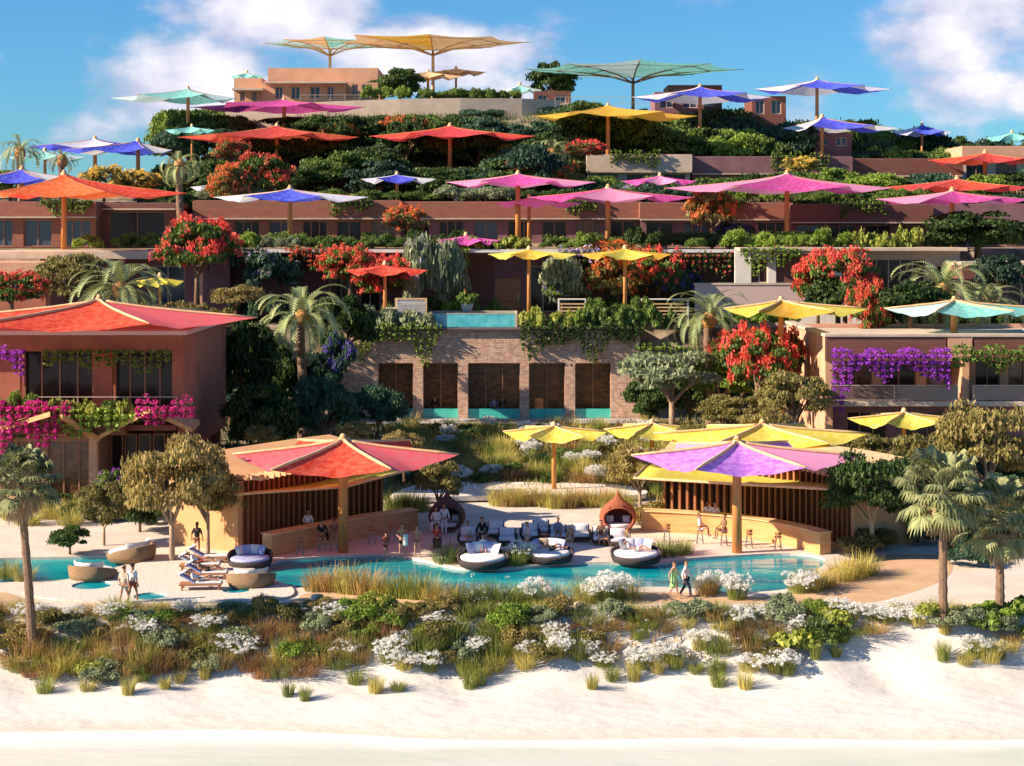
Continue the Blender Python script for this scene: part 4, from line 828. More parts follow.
# cascades of leaves/blossoms over an edge
def cascade(label, px0, px1, Y, ztop, drop, m, m2=None, dens=90, size=.13, deep=.7, name='climbing_vine', cat='climbing plant', frac=.5, up=.5, prof=None):
    x0, x1 = PX(px0, Y), PX(px1, Y); t = thing(name, ((x0+x1)/2, Y, ztop), label, cat); g = np.random.default_rng(abs(int(px0*3+px1))); n = int(dens*(x1-x0)*(drop+up+.4))
    u_ = g.uniform(0, 1, n); ph = g.uniform(0, 6); edge = .55+.45*np.sin(u_*(x1-x0)*1.9+ph)*np.sin(u_*(x1-x0)*.7+1)
    if prof is not None: edge = np.interp(u_, np.linspace(0, 1, len(prof)), prof)*(.85+.3*np.sin(u_*(x1-x0)*2.3))
    f = g.uniform(0, 1, n)**.8; zz = up*g.uniform(0, 1, n)**1.5*(.6+.4*np.sin(u_*(x1-x0)*2.7)); z = np.where(g.uniform(0,1,n) < .35, zz, -f*drop*np.clip(edge, .08, 1.2))
    yy = -g.uniform(0, 1, n)*deep*(1-.4*np.clip(-z/max(drop,.1), 0, 1)); p = np.stack([u_*(x1-x0)-(x1-x0)/2, yy, z], 1)
    # clump the positions
    cl = np.round(p/np.array([.55,.4,.45]))*np.array([.55,.4,.45]); p = p*.55+cl*.45+g.normal(0, .04, (n, 3))
    nr = unit(g.normal(0, .7, (n, 3))+np.array([0,-1,.5])); sel = g.uniform(0, 1, n) < (frac if m2 else 0)
    link('foliage', quads_mesh('foliage', leaves(p[~sel], nr[~sel], size, .8), m), t)
    if m2: link('blossoms', quads_mesh('blossoms', leaves(p[sel]+np.array([0,-.12,.03]), nr[sel], size*.8, .8, .8), m2), t)
    return t

# -- palms
date_palm('tall date palm with arching fronds left of the brick lounge', 302, 316, 128, 50, trunk_h=PZ(316,128)-1.0, n=40)
date_palm('date palm with orange frond bases right of the brick lounge', 709, 318, 126, 44, trunk_h=PZ(318,126)-1.0)
date_palm('blue-green date palm behind the aqua and white parasol', 943, 290, 133, 52)
date_palm('shaded date palm behind the huge red parasol', 120, 288, 126, 52)
date_palm('weeping palm with drooping fronds beside the dark brown house', 180, 165, 157, 27, weep=True, n=30)
date_palm('small palm in the trees above the beige house', 552, 152, 184, 24, n=30)
date_palm('palm in the trees right of the broad orange parasol', 520, 168, 187, 22, n=28)
date_palm('blue green palm half hidden right of the aqua lodge parasol palm', 985, 302, 135, 42, n=30)
date_palm('palm at the far left behind the blue parasols', 20, 152, 172, 26, n=30)
date_palm('small palm between the far left blue parasols', 62, 160, 170, 16, n=26)
fan_palm('leaning fan palm at the left edge of the beach', 20, 485, 72.6, 46, float(Hd(PX(22,72.6),72.6)), lean=-.55)
fan_palm('tall fan palm with bright crown on the beach at right', 943, 492, 73.8, 54, float(Hd(PX(943,73.8),73.8)))
fan_palm('darker fan palm at the right edge of the beach', 1000, 520, 75.0, 52, float(Hd(PX(1000,75),75)))
# -- named trees
T_ = tree
T_('olive', 'large golden olive tree behind the sunbeds', 172, 562, 85.5, 122, 140, G_olive2, bark=M_barkpale, var=0)
T_('olive', 'small olive tree left of the large golden olive', 104, 546, 90, 62, 70, G_olive, bark=M_barkpale, var=1)
T_('open', 'multi-stemmed olive tree against the left bar end wall', 208, 552, 87, 66, 88, G_olive, bark=M_barkpale, var=2)
T_('open', 'thin-stemmed olive tree against the left bar side wall', 226, 545, 89, 52, 70, G_olive, bark=M_barkpale, var=0)
T_('round', 'low dark round tree beside the left pool', 70, 556, 87.5, 42, 34, G_dark, var=1)
T_('round', 'dark shady tree behind the basket daybeds', 140, 540, 94, 60, 60, G_dark, var=0)
T_('open', 'spreading light green tree with pale stems right of the brick lounge', 672, 432, 124, 118, 88, G_silver, bark=M_barkpale, var=0)
T_('open', 'second crown of the spreading pale tree beside the middle date palm', 720, 430, 127, 80, 74, G_fresh, bark=M_barkpale, var=1)
T_('olive', 'dense brown-green olive tree in front of the right lodge wall', 796, 440, 112, 88, 74, G_olive, var=2)
T_('olive', 'broad olive tree at the right edge behind the fan palms', 988, 520, 96, 130, 132, G_olive2, bark=M_barkpale, var=1)
T_('olive', 'olive tree below the right lodge balcony', 930, 505, 102, 96, 84, G_olive, var=0)
T_('olive', 'grey-green olive tree behind the front yellow parasol', 880, 482, 106, 76, 52, G_olive, var=2)
T_('olive', 'very dark tree beside the right end of the bar', 872, 556, 87.3, 112, 116, G_dark, bark=M_barkpale, var=1)
T_('round', 'small dark tree at the foot of the right bar', 918, 545, 91, 50, 58, G_mid, var=2)
T_('olive', 'small garden tree with thin stems left of the right bar', 640, 512, 100, 74, 74, G_olive2, bark=M_barkpale, var=2)
T_('olive', 'golden shrub-like tree behind the purple parasol', 762, 470, 105, 66, 70, G_olive2, var=0)
for a, b, Y, w_, h_, m, l in ((262,470,112,86,95,G_dark,'dark evergreen below the central date palm'),(325,452,118,74,85,G_pine,'blue-green evergreen left of the brick lounge'),(378,440,122,60,60,G_pine,'blue-green bush-like evergreen at the lounge corner'),(245,420,124,70,110,G_dark,'tall dark evergreen beside the left lodge wall'),
   (236,318,138,62,38,G_olive2,'golden bushy tree behind the huge red parasol'),(345,368,134,70,80,G_dark,'shady evergreen behind the central date palm'),(770,390,128,80,60,G_dark,'dark evergreen below the coral tree at right'),(735,440,118,80,50,G_olive,'dusky olive below the middle date palm'),
   (70,322,135,90,75,G_olive,'feathery green tree behind the huge red parasol'),(1000,300,138,60,50,G_pine,'blue-green tree beside the right date palm'),(978,256,152,120,50,G_dark,'broad dark tree right of the broad-leaved hedge'),(910,325,130,80,50,G_dark,'dark tree below the aqua and white parasol'),
   (845,330,135,90,60,G_dark,'dark tree behind the right lodge roof'),(12,450,104,40,40,G_dark,'dark tree at the lodge glass wall'),(700,465,112,60,50,G_olive,'small olive behind the yellow parasols'),(438,520,98,54,70,G_olive,'olive tree behind the left egg chair'),(404,478,104,50,54,G_olive2,'golden bush-like tree beside the left bar roof'),
   (356,452,109,36,34,G_olive2,'golden shrubby tree above the rose parasol'),(262,452,108,40,30,G_olive2,'golden shrubby tree above the left bar roof')):
    T_('round' if m in (G_dark, G_pine) else 'olive', l, a, b, Y, w_, h_, m)
# -- flowering trees
FT = [(197,300,140,92,84,B_red,'coral flowering tree behind the huge red parasol'),(384,316,147.5,80,62,B_red,'coral flowering tree beside the small red parasol'),(350,300,147,66,56,B_red,'rose-red flowering tree left of the small red parasol'),(330,290,149,50,40,B_red,'small red flowering tree above the central date palm'),
 (12,318,128,76,48,B_red,'red flowering shrub tree at the left edge'),(618,318,148,80,66,B_orange,'orange flowering tree between the amber parasols'),(658,312,148.5,66,66,B_red,'red flowering tree before the slatted screen'),(608,270,151,60,30,B_orange,'low orange flowering crown above the amber parasol'),
 (712,248,158,58,60,B_orange,'small orange-crowned tree on the second terrace'),(406,248,158,52,44,B_orange,'dark orange flowering tree on the second terrace'),(838,330,136,92,82,B_red,'large coral flowering tree in front of the white framed house'),(818,322,139,60,66,B_red,'coral flowering tree left of the large coral tree'),(868,360,131,50,80,B_red,'slender coral flowering tree beside the lodge roof'),
 (757,420,119,88,96,B_red,'coral flowering tree beside the right lodge end wall'),(785,402,122,44,74,B_red,'narrow coral flowering tree touching the lodge end wall'),(730,380,125,50,50,B_red,'small coral tree below the middle date palm'),(262,215,170,72,62,B_red,'red flowering tree under the left red slope parasol'),(230,218,168,52,54,B_orange,'orange flowering tree right of the weeping palm'),
 (405,150,200,70,34,B_orange,'russet flowering crown between the red slope parasols'),(520,192,182,50,34,B_red,'small red flowering tree on the wooded slope'),(560,195,180,52,34,B_orange,'orange flowering tree left of the beige house'),(104,205,166,56,40,B_yel,'yellow blossoming shrub tree behind the vermilion parasol'),(138,205,168,50,36,B_yel,'yellow blossoming shrub tree beside the weeping palm')]
for a, b, Y, w_, h_, m, l in FT: T_('flower', l, a, b, Y, w_, h_, G_olive if m in (B_orange, B_yel) else G_mid, m, cat='flowering tree', name='flowering_tree')
for a, b, Y, w_, h_, m, l in [(340,150,198,50,26,B_orange,'low russet flowering tree left of centre on the slope'),(232,172,182,44,34,B_red,'red flowering tree between the weeping palm and the left slope parasol'),(585,165,186,46,26,B_red,'red flowering bush-like tree beside the beige hill house'),(748,205,172,40,24,B_yel,'yellow blossoming tree behind the right magenta parasol'),(800,180,186,44,24,B_yel,'yellow blossoming tree before the plum hill house')]:
    T_('flower', l, a, b, Y, w_, h_, G_olive, m, cat='flowering tree', name='flowering_tree')
for a, b, Y, w_, h_, m, l, g_ in [(418,312,146,38,78,B_lil,'left one of two tall lilac blossoming trees',G_silver),(446,312,146.5,40,72,B_lil,'right one of two tall lilac blossoming trees',G_silver),(562,312,147.5,46,58,B_lil,'pale green lilac tree between the amber parasols',G_silver),(262,290,148,40,40,B_lil,'lilac shrub left of the central date palm',G_pine),(285,292,149,36,38,B_lil,'pinkish lilac shrub above the central date palm',G_pine)]:
    T_('column', l, a, b, Y, w_, h_, g_, m, cat='flowering tree', name='lilac_tree')
for a, b, Y, w_, h_, m, l in [(478,205,176,44,28,B_lil,'lilac shrub left of the magenta parasol'),(505,203,177,40,22,B_lil,'pale lilac shrub behind the magenta parasol'),(640,205,176,60,26,B_lil,'lilac shrub under the small pink parasol'),(675,205,176,44,20,B_lil,'mauve shrub behind the wide magenta parasol'),(735,250,160,50,36,B_vio,'violet shrub beside the small orange tree'),
   (672,300,148,36,44,B_vio,'deep violet climber-like shrub at the slatted screen'),(690,295,149,30,36,B_vio,'violet shrub right of the slatted screen parasol'),(112,497,99,34,36,B_pur,'purple flowering shrub at the lodge glass wall'),(145,205,167,26,14,B_lil,'small mauve shrub beside the weeping palm'),(340,380,125,40,60,B_vio,'violet shrub in the shade left of the brick lounge'),(560,300,146.5,30,20,B_lil,'low lilac shrub behind the terrace hedge')]:
    T_('shrub', l, a, b, Y, w_, h_, G_mid if m != B_vio else G_pine, m, cat='flowering shrub', name='flowering_shrub')
# -- shrubs and hedges on terraces (one object per plant)
def row(lab, a, b, n, Y, h0, m, kind='shrub', z=None, wpx=None, jitter=3, dy=.4):
    for i in range(n):
        px = a+(b-a)*(i+.5)/n+random.uniform(-jitter, jitter); YY_ = Y+random.uniform(-dy, dy); hh = h0*random.uniform(.8, 1.2)
        T_(kind, lab, px, None, YY_, (wpx or (b-a)/n*1.5)*random.uniform(.9, 1.15), hh, m, z=z, name='shrub', cat='shrub', reg=True)
row('fluffy bright green shrub', 76, 102, 1, 149.5, 24, G_fresh, z=15.2, wpx=32); row('fluffy dark green shrub', 110, 160, 3, 149.5, 24, G_mid, z=15.2)
row('fluffy green shrub', 236, 258, 1, 149.5, 24, G_fresh, z=15.2, wpx=26); row('trailing leafy shrub', 262, 300, 3, 149.8, 16, G_silver, z=15.2); row('dark green clipped shrub', 300, 400, 7, 150, 17, G_mid, z=15.2); row('dark green clipped shrub', 415, 470, 4, 150, 14, G_dark, z=15.2)
row('yellow green broad leaved plant', 462, 530, 5, 150, 15, G_lime, 'bigleaf', z=15.2); row('bright feathery green shrub', 573, 600, 1, 150, 22, G_fresh, z=15.2, wpx=28); row('dark rounded shrub', 628, 665, 2, 150, 28, G_dark, z=15.2); row('bright feathery green shrub', 686, 702, 1, 150, 16, G_mid, z=15.2, wpx=24)
row('bright feathery green shrub', 726, 770, 2, 150, 24, G_fresh, z=15.2); row('yellow-green feathery shrub', 760, 850, 5, 149.6, 24, G_fresh, z=15.2); row('broad-leaved hedge plant', 855, 920, 5, 149.8, 24, G_lime, 'bigleaf', z=15.2); row('dark leafy shrub', 925, 1020, 6, 150.5, 28, G_dark, z=15.2)
row('yellow green grass leaved shrub', 518, 585, 6, 139.8, 24, G_lime, 'bigleaf', z=8.8); row('green leafy hedge shrub', 575, 680, 8, 139.6, 26, G_mid, 'bigleaf', z=8.8); row('tall dark hedge shrub', 585, 650, 4, 141.5, 36, G_mid, z=8.8)
row('pale leafy shrub', 362, 432, 5, 140, 24, G_silver, 'bigleaf', z=8.8); row('bright green fern-like shrub', 445, 462, 1, 146, 26, G_fresh, z=8.9, wpx=26); row('dark potted-border shrub', 478, 510, 3, 146.5, 22, G_mid, 'bigleaf', z=8.9)
row('hilltop hedge shrub', 360, 425, 6, 222, 17, G_fresh, z=34.2); row('hilltop hedge shrub', 425, 520, 8, 221.5, 14, G_mid, z=34.2); cascade('green trailing plant over the lower roof edge of the left lodge', 60, 140, 102.4, PZ(416,102.4), 1.3, G_fresh, None, 110, .13, .8, up=.7)
row('green balcony shrub', -5, 38, 3, 103.0, 34, G_fresh, z=5.3); row('green balcony shrub', 100, 118, 1, 103.4, 26, G_mid, z=5.3, wpx=26); row('yellow green balcony plant', 38, 132, 7, 102.9, 26, G_lime, 'bigleaf', z=5.1)
row('tall green border shrub', 205, 400, 9, 152, 20, G_mid, z=15.2); row('tall dark border shrub', 404, 470, 4, 153, 24, G_dark, z=15.2); row('leafy border shrub', 540, 640, 5, 152.5, 20, G_mid, z=15.2); row('dense border shrub', 640, 860, 9, 152.5, 22, G_dark, z=15.2)
row('roof edge lilac shrub', 440, 515, 4, 168.5, 20, G_silver, z=19.9); row('roof edge dark shrub', 515, 640, 6, 169, 18, G_dark, z=19.9); row('roof edge violet shrub', 640, 700, 3, 169, 20, G_pine, z=19.9); row('roof edge green shrub', 720, 790, 4, 169, 20, G_fresh, z=19.8); row('roof edge leafy shrub', 800, 930, 6, 167, 18, G_mid, z=19.6); row('roof edge low shrub', 300, 440, 7, 169, 14, G_mid, z=19.9); row('roof edge grey green shrub', 198, 260, 3, 168.5, 22, G_silver, z=19.9)
for i_, (a, b, z_, m_, b_) in enumerate([(205,262,14.9,G_pine,None),(288,345,14.9,G_mid,B_red),(440,470,14.9,G_fresh,None),(556,600,14.9,G_mid,B_lil),(600,660,14.9,G_dark,B_orange),(742,800,14.9,G_fresh,None),(820,868,14.9,G_mid,B_red)]):
    cascade(['blue green vine hanging from the terrace slab above the golden bushy tree','red flecked vine hanging above the central date palm','bright vine hanging between the lilac trees and the raised pool','lilac flowering vine hanging between the amber parasols','orange flowering vine behind the right amber parasol','bright green vine on the corner of the white framed house','red flowering vine over the dark glazing of the white framed house'][i_], a, b, (148.3 if a < 700 else 145.9), 15.2, 2.2, m_, b_, 60, .15, .5, frac=.4, up=.4)
for i_, (a, b, z_, Y_) in enumerate([(330,372,19.9,165.2),(560,596,19.9,166.2),(690,745,19.8,165.2),(840,885,19.6,163.2),(40,92,19.7,160.2),(610,660,25.6,190.2),(770,830,25.4,191.2)]):
    cascade('green creeper spilling over the roof edge '+['right of the big blue parasol','behind the central magenta parasol','behind the small orange tree','above the broad leaved hedge','behind the vermilion parasol post','of the beige hill house','of the long plum hill house'][i_], a, b, Y_, z_, 1.6, G_mid, None, 55, .16, .5, up=.6)
row('leafy house-front shrub', 232, 330, 6, 148, 34, G_pine, z=8.9); row('bright house-front shrub', 420, 460, 2, 149, 30, G_fresh, z=8.9); row('dark house-front shrub', 566, 700, 7, 148.5, 30, G_dark, z=8.9); row('dark wall shrub', 870, 1030, 8, 141, 34, G_dark, z=8.2); row('olive coloured wall shrub', 46, 230, 8, 143, 34, G_olive, z=8.2)
row('green wall foot shrub', 696, 800, 7, 142.5, 22, G_fresh, z=8.7); row('red blossoming low shrub', 380, 445, 3, 147.3, 26, G_mid, z=8.9)
# -- climbers
cascade('leafy vine hanging over the left end of the brick lounge', 352, 440, 138.9, 8.85, 2.9, G_mid, dens=85, prof=[.7,.9,.6,.3,.4,.8,1,.3])
cascade('dark leafy vine hanging over the right side of the brick lounge', 520, 645, 138.9, 8.85, 2.7, G_dark, dens=85, prof=[.5,.9,1,.5,.4,.6,1,.9,.6,.4,.4,.3])
cascade('yellow-green vine low on the brick lounge corner', 636, 690, 138.5, 7.2, 1.8, G_fresh, dens=60)
cascade('purple bougainvillea draped along the right lodge balcony', 830, 948, 113.9, PZ(356,113.9), 3.2, G_dark, B_pur, 330, .085, 1.1, 'bougainvillea', frac=.85, up=.6, prof=[1.15,1.1,.45,.3,.35,.5,.35,.3,.3,.4,.9,1.0])
cascade('hanging dark green creeper at the right end of the lodge balcony', 950, 1040, 113.9, PZ(352,113.9), 1.5, G_mid, None, 160, .12, 1.0, up=.6, prof=[.9,.4,.7,.9,.5,.8,.6])
cascade('magenta bougainvillea hanging from the left lodge planter', -10, 72, 102.6, PZ(408,102.6), 2.5, G_dark, B_mag, 330, .08, 1.0, 'bougainvillea', frac=.8, prof=[.8,1,.9,1,.8,.9,.4])
cascade('magenta bougainvillea on the right canopy of the left lodge', 138, 196, 100.8, PZ(408,100.8), 1.0, G_dark, B_mag, 320, .08, 1.2, 'bougainvillea', frac=.75, up=.8)
cascade('tall purple bougainvillea at the upper left of the lodge', -10, 26, 104.8, PZ(352,104.8), 2.4, G_dark, B_pur, 320, .08, .9, 'bougainvillea', frac=.8)
cascade('green creeper hanging inside the left lodge loggia', 44, 172, 105.2, PZ(351,105.2), 1.7, G_mid, None, 90, .12, .6, up=.1, prof=[.6,.3,.5,.9,.3,.8,.6,.7,.9,.5])
cascade('dark red creeper on the screen wall under the amber parasol', 672, 775, 147.9, 14.7, 2.3, G_dark, B_red, 45, .13, .4, frac=.15)
# -- wooded hillside: one object per tree
g = random.Random(5); placed = []
CON = [(p[1], p[2], p[4]+7, p[5]) for p in PAR]+[(p[0]-9, p[0]+9, p[4]+30, p[5]) for p in PAR]+[(232,384,101,222),(225,440,113,219),(440,522,106,219),(534,571,100,224),(655,722,104,213),(752,786,112,214),(586,690,176,190),(692,960,172,191)]
def blocked(px, py_top, py_b, Y):
    if 585 < px < 1030 and 179 < Y < 203: return True
    if 225 < px < 390 and 218 < Y < 242: return True
    if 296 < px < 354 and 186 < Y < 198: return True
    if 400 < px < 470 and 232 < Y < 246: return True
    return False
tries = 0
while len(placed) < 190 and tries < 9000:
    tries += 1; Y = g.uniform(178, 236) if g.random() < .85 else g.uniform(182, 200); px = g.uniform(175, 1040)
    x = PX(px, Y)
    if Y > 216 and (px < 540 and px > 215): continue
    if px < 270 and Y < 176: continue
    if blocked(px, 0, 0, Y): continue
    if any((x-a)**2+((Y-b)*.8)**2 < 3.3**2 for a, b in placed): continue
    placed.append((x, Y)); hz = float(H(x, Y)); s_ = F/Y
    hm = g.uniform(5.5, 8.0) if Y > 200 else g.uniform(4.5, 6.5)
    if 215 < px < 540: hm = min(hm, max(3.0, (35.3 if px > 330 else 34.0)-hz)) if Y > 203 else min(hm, 7)
    if px > 560: hm = min(hm, 33.6-hz if px < 760 else 31.2-hz)
    wpx = 8.2*s_
    for a, b, yl, Yp in CON:
        if Y < Yp+3 and px+wpx*.45 > a and px-wpx*.45 < b and yl < HY+(CH-hz)*F/Y+6: hm = min(hm, (CH-(yl-HY)*Y/F-hz)/1.08)
    if hm < 1.3: continue
    if hm < 3:
        T_('shrub', 'dark undergrowth bush', px, None, Y, g.uniform(6, 8)*s_, hm*s_*1.1, g.choice([G_dark, G_mid, G_pine]), reg=True, name='shrub', cat='shrub', group='bushes on the wooded hillside'); continue
    m = g.choice([G_dark, G_dark, G_mid, G_pine, G_mid, G_fresh] if px > 540 else [G_dark, G_dark, G_pine, G_mid])
    lab = {G_dark.name: 'dark green tree', G_mid.name: 'mid green rounded tree', G_pine.name: 'blue-green tree', G_fresh.name: 'bright green tree'}[m.name]
    T_('round', lab, px, None, Y, g.uniform(7.0, 9.5)*s_, hm*s_*1.15, m, reg=True, name='tree', group='trees on the wooded hillside')
for px, Y, w_, h_ in ((652,184,44,30),(790,183,60,34),(830,184,70,38),(932,184,56,30),(985,184,60,32),(850,180,46,26),(770,182,34,28),(600,184,50,30),(700,183,40,22)):
    T_('round', 'rounded terrace tree', px, None, Y, w_, h_, g.choice([G_mid, G_dark, G_fresh]), reg=True, name='tree', z=20.0)
for px, Y, w_, h_ in ((400,226,52,40),(380,229,40,32),(462,240,50,24),(485,236,40,22)):
    T_('round', 'dark hilltop tree', px, None, Y, w_, h_, G_dark, reg=True, z=34.0)
for px, Y, w_, h_, m in ((882,206,64,44,G_fresh),(915,209,60,40,G_dark),(948,207,64,46,G_mid),(985,210,70,46,G_dark),(1020,208,66,42,G_mid),(868,212,50,40,G_dark),(960,214,60,44,G_pine),(1005,216,64,44,G_pine)):
    T_('round', 'skyline tree', px, None, Y, w_, h_, m, reg=True)
for px, Y, w_, h_ in ((10,186,60,34),(-20,190,70,36),(200,172,60,40),(215,188,60,44),(168,190,40,26),(60,196,50,22),(245,178,50,30)):
    T_('round', 'green hillside tree', px, None, Y, w_, h_, g.choice([G_mid, G_dark]), reg=True)
# lower slope behind and beside the lounge
for px, Y, w_, h_, m in ((650,133,60,60,G_dark),(690,134,60,70,G_dark),(740,136,60,70,G_pine),(790,138,60,60,G_dark),(230,134,60,70,G_dark),(280,136,60,90,G_dark),(320,137,50,80,G_pine),(255,130,70,60,G_pine),(820,139,50,50,G_dark),(880,138,60,50,G_dark),(1000,132,60,40,G_dark),(60,138,70,60,G_dark),(150,136,70,60,G_dark),(10,136,60,60,G_dark)):
    T_('round', 'shady evergreen', px, None, Y, w_, h_, m, reg=True)
# -- middle garden
g = random.Random(8); pts = []
def scatter(n, px0, px1, Y0, Y1, mind, test=None):
    out = []; tr = 0
    while len(out) < n and tr < n*60:
        tr += 1; Y = g.uniform(Y0, Y1); px = g.uniform(px0, px1); x = PX(px, Y)
        if test and not test(px, HY+(CH-float(H(x, Y)))*F/Y, Y): continue
        if any((x-a)**2+(Y-b)**2 < mind**2 for a, b in pts): continue
        pts.append((x, Y)); out.append((x, Y))
    return out
GB = 'plants in the middle garden'
for x, Y in scatter(105, 392, 665, 106.5, 134, 1.25, lambda a, b, Y: not (486 < b < 499 and 395 < a < 645)):
    r = g.random()
    if r < .3: tuft('flower', 'white flowering plant', x, Y, 1.1, g.uniform(.9,1.3), g_green, B_white, group=GB, cat='flowering plant', name='flowering_plant')
    elif r < .55: tuft('feather', 'tan feather grass clump', x, Y, g.uniform(1.1,1.6), g.uniform(1.1,1.6), g_gold, group=GB)
    elif r < .68: tuft('feather', 'russet feather grass clump', x, Y, g.uniform(1.1,1.5), g.uniform(1.0,1.4), g_brown, group=GB)
    elif r < .86: T_('shrub', 'low green garden shrub', 512+x*F/Y, None, Y, g.uniform(1.8,2.6)*F/Y, g.uniform(.8,1.3)*F/Y, g.choice([G_olive, G_mid, G_dark]), reg=True, name='shrub', cat='shrub', group=GB)
    else: tuft('stiff', 'green upright grass clump', x, Y, 1.3, g.uniform(1.1,1.5), g_green, group=GB)
for i in range(17): tuft('feather', 'tan walkside grass clump', PX(500+i*7.6+g.uniform(-2,2), 103.2), 102.6+g.uniform(-.5,.7), g.uniform(1.0,1.4), g.uniform(1.1,1.5), g.choice([g_tan, g_gold]), z=0, group='grass row along the pale walk')
for i in range(5): tuft('feather', 'tan barside grass clump', PX(392+i*7, 101), 101+g.uniform(-.5,.7), 1.2, g.uniform(1.1,1.6), g.choice([g_gold, g_green]), z=0)
for x, Y in scatter(26, 0, 240, 96, 103.5, 1.5, lambda a, b, Y: a < 100 or a > 128): 
    if PX(230, Y) < x or (x > gx-1 and Y > 103 and x < gx+1): continue
    if g.random() < .5: tuft('feather', 'golden lodge garden grass clump', x, Y, 1.4, 1.2, g_gold, z=0)
    else: T_('shrub', 'dark lodge garden shrub', 512+x*F/Y, None, Y, 2.4*F/Y, 1.2*F/Y, G_dark, z=0, reg=True, name='shrub', cat='shrub')
for x, Y in scatter(46, 845, 1060, 84, 112, 1.5, lambda a, b, Y: not (880 < a < 960 and 545 < b < 580)):
    r = g.random()
    if r < .55: tuft('feather', 'golden grass clump', x, Y, 1.5, g.uniform(1,1.4), g.choice([g_gold, g_green, g_tan]), z=0 if Y < 104 else None)
    else: T_('shrub', 'dark low shrub', 512+x*F/Y, None, Y, 2.6*F/Y, 1.5*F/Y, g.choice([G_dark, G_pine, G_olive]), z=0 if Y < 104 else None, reg=True, name='shrub', cat='shrub')
for px, py in ((668,470),(700,455),(650,478),(655,500),(645,508)): T_('shrub', 'golden shrub behind the right bar', px, None, GY(py+16), 34, 22, G_olive2, reg=True, name='shrub', cat='shrub', z=0)
# -- pool edge clumps (photo positions)
for px, py, w_, h_, k in [(316,590,1.2,1.5,'t'),(330,590,1.3,1.6,'t'),(348,592,1.4,1.7,'g'),(365,594,1.4,1.8,'t'),(383,595,1.2,1.5,'g'),(400,597,1.2,1.5,'n'),(416,598,1.2,1.7,'n'),(430,599,1.1,1.6,'g'),(447,604,1.2,1.3,'t'),(462,605,1.3,1.3,'n'),(476,607,1.2,1.6,'w'),(492,607,1.2,1.7,'w'),(508,607,1.2,1.2,'n'),(522,606,1.2,1.1,'n'),(537,606,1.0,1.7,'w'),(554,603,.9,1.3,'g'),
    (583,603,1.2,1.6,'g'),(600,603,1.2,1.6,'w'),(612,600,1.4,1.8,'w'),(628,598,1.3,1.3,'g'),(706,595,1.0,1.4,'t'),(712,593,1.0,1.5,'w'),(737,599,1.1,1.7,'w'),(800,592,1.4,1.4,'w'),(812,590,1.3,1.6,'g'),(826,587,1.2,1.2,'t'),(842,580,1.3,1.5,'g'),(856,577,1.3,1.7,'g'),(866,574,1.2,1.4,'g'),(6,578,1.0,1.4,'g'),(24,580,1.0,1.2,'g'),
    (448,562,1.5,1.5,'d'),(514,564,1.4,1.3,'d'),(520,562,1.2,1.5,'w'),(668,555,1.5,1.2,'d'),(655,556,1.2,1.2,'d'),(682,554,1.3,1.0,'n')]:
    x, Y = gp(px, py); Y = max(Y, 75.9); mm = {'t':g_tan,'g':g_gold,'n':g_green,'w':g_green,'d':g_green}[k]
    h_ *= .82
    if k == 'w': tuft('flower', 'white poolside flowering plant', x, Y, w_, h_, mm, B_white, z=0, cat='flowering plant', name='flowering_plant')
    else: tuft('stiff' if k == 'n' else 'feather', {'t':'tan feather grass clump','g':'golden grass clump','n':'green reedy clump','d':'dark green grass mound'}[k], x, Y, w_, h_, mm, z=0)
# -- dunes
DG = 'dune plants between path and beach'
def yat(px, py, z0=-.5):
    Y = 75
    for _ in range(30): Y = .5*Y+.5*GY(py, float(Hd(PX(px, Y), Y)))
    return Y
white = [(70,632),(112,628),(135,632),(152,634),(186,626),(208,640),(226,648),(238,652),(250,648),(282,658),(30,628),(390,655),(398,644),(404,662),(438,636),(430,664),(545,642),(556,636),(558,650),(590,652),(603,660),(640,662),(668,655),(510,650),(530,652),(740,630),(756,626),(770,632),(765,658),(782,666),(800,630),(818,624),(852,612),(872,612),(886,620),(906,628),(918,634),(975,650),(990,655),(700,648),(728,646),(715,668),(750,664),(900,606),(838,606),(330,630),(345,652),(475,648),(640,640),(688,640)]
for px, py in white:
    Y = yat(px, py+6); tuft('flower', 'white flowering dune plant', PX(px, Y), Y, g.uniform(.8,1.15), g.uniform(.8,1.15)*(1 if Y < 74 else .75), g.choice([g_green, g_gold]), B_white, group=DG, cat='flowering plant', name='flowering_plant'); pts.append((PX(px, Y), Y))
low = lambda px: np.interp(px, [-20,0,40,60,110,190,230,300,400,480,560,640,700,760,800,860,920,1040], [650,662,686,672,684,668,672,678,660,676,666,640,650,672,655,636,628,640])
dn = scatter(205, -20, 1040, 70.9, 75.0, .54, lambda a, b, Y: b < low(a) and not (600 < a < 740 and 628 < b < 650 and g.random() < .75) and not (860 < a and b > 612 and g.random() < .6))
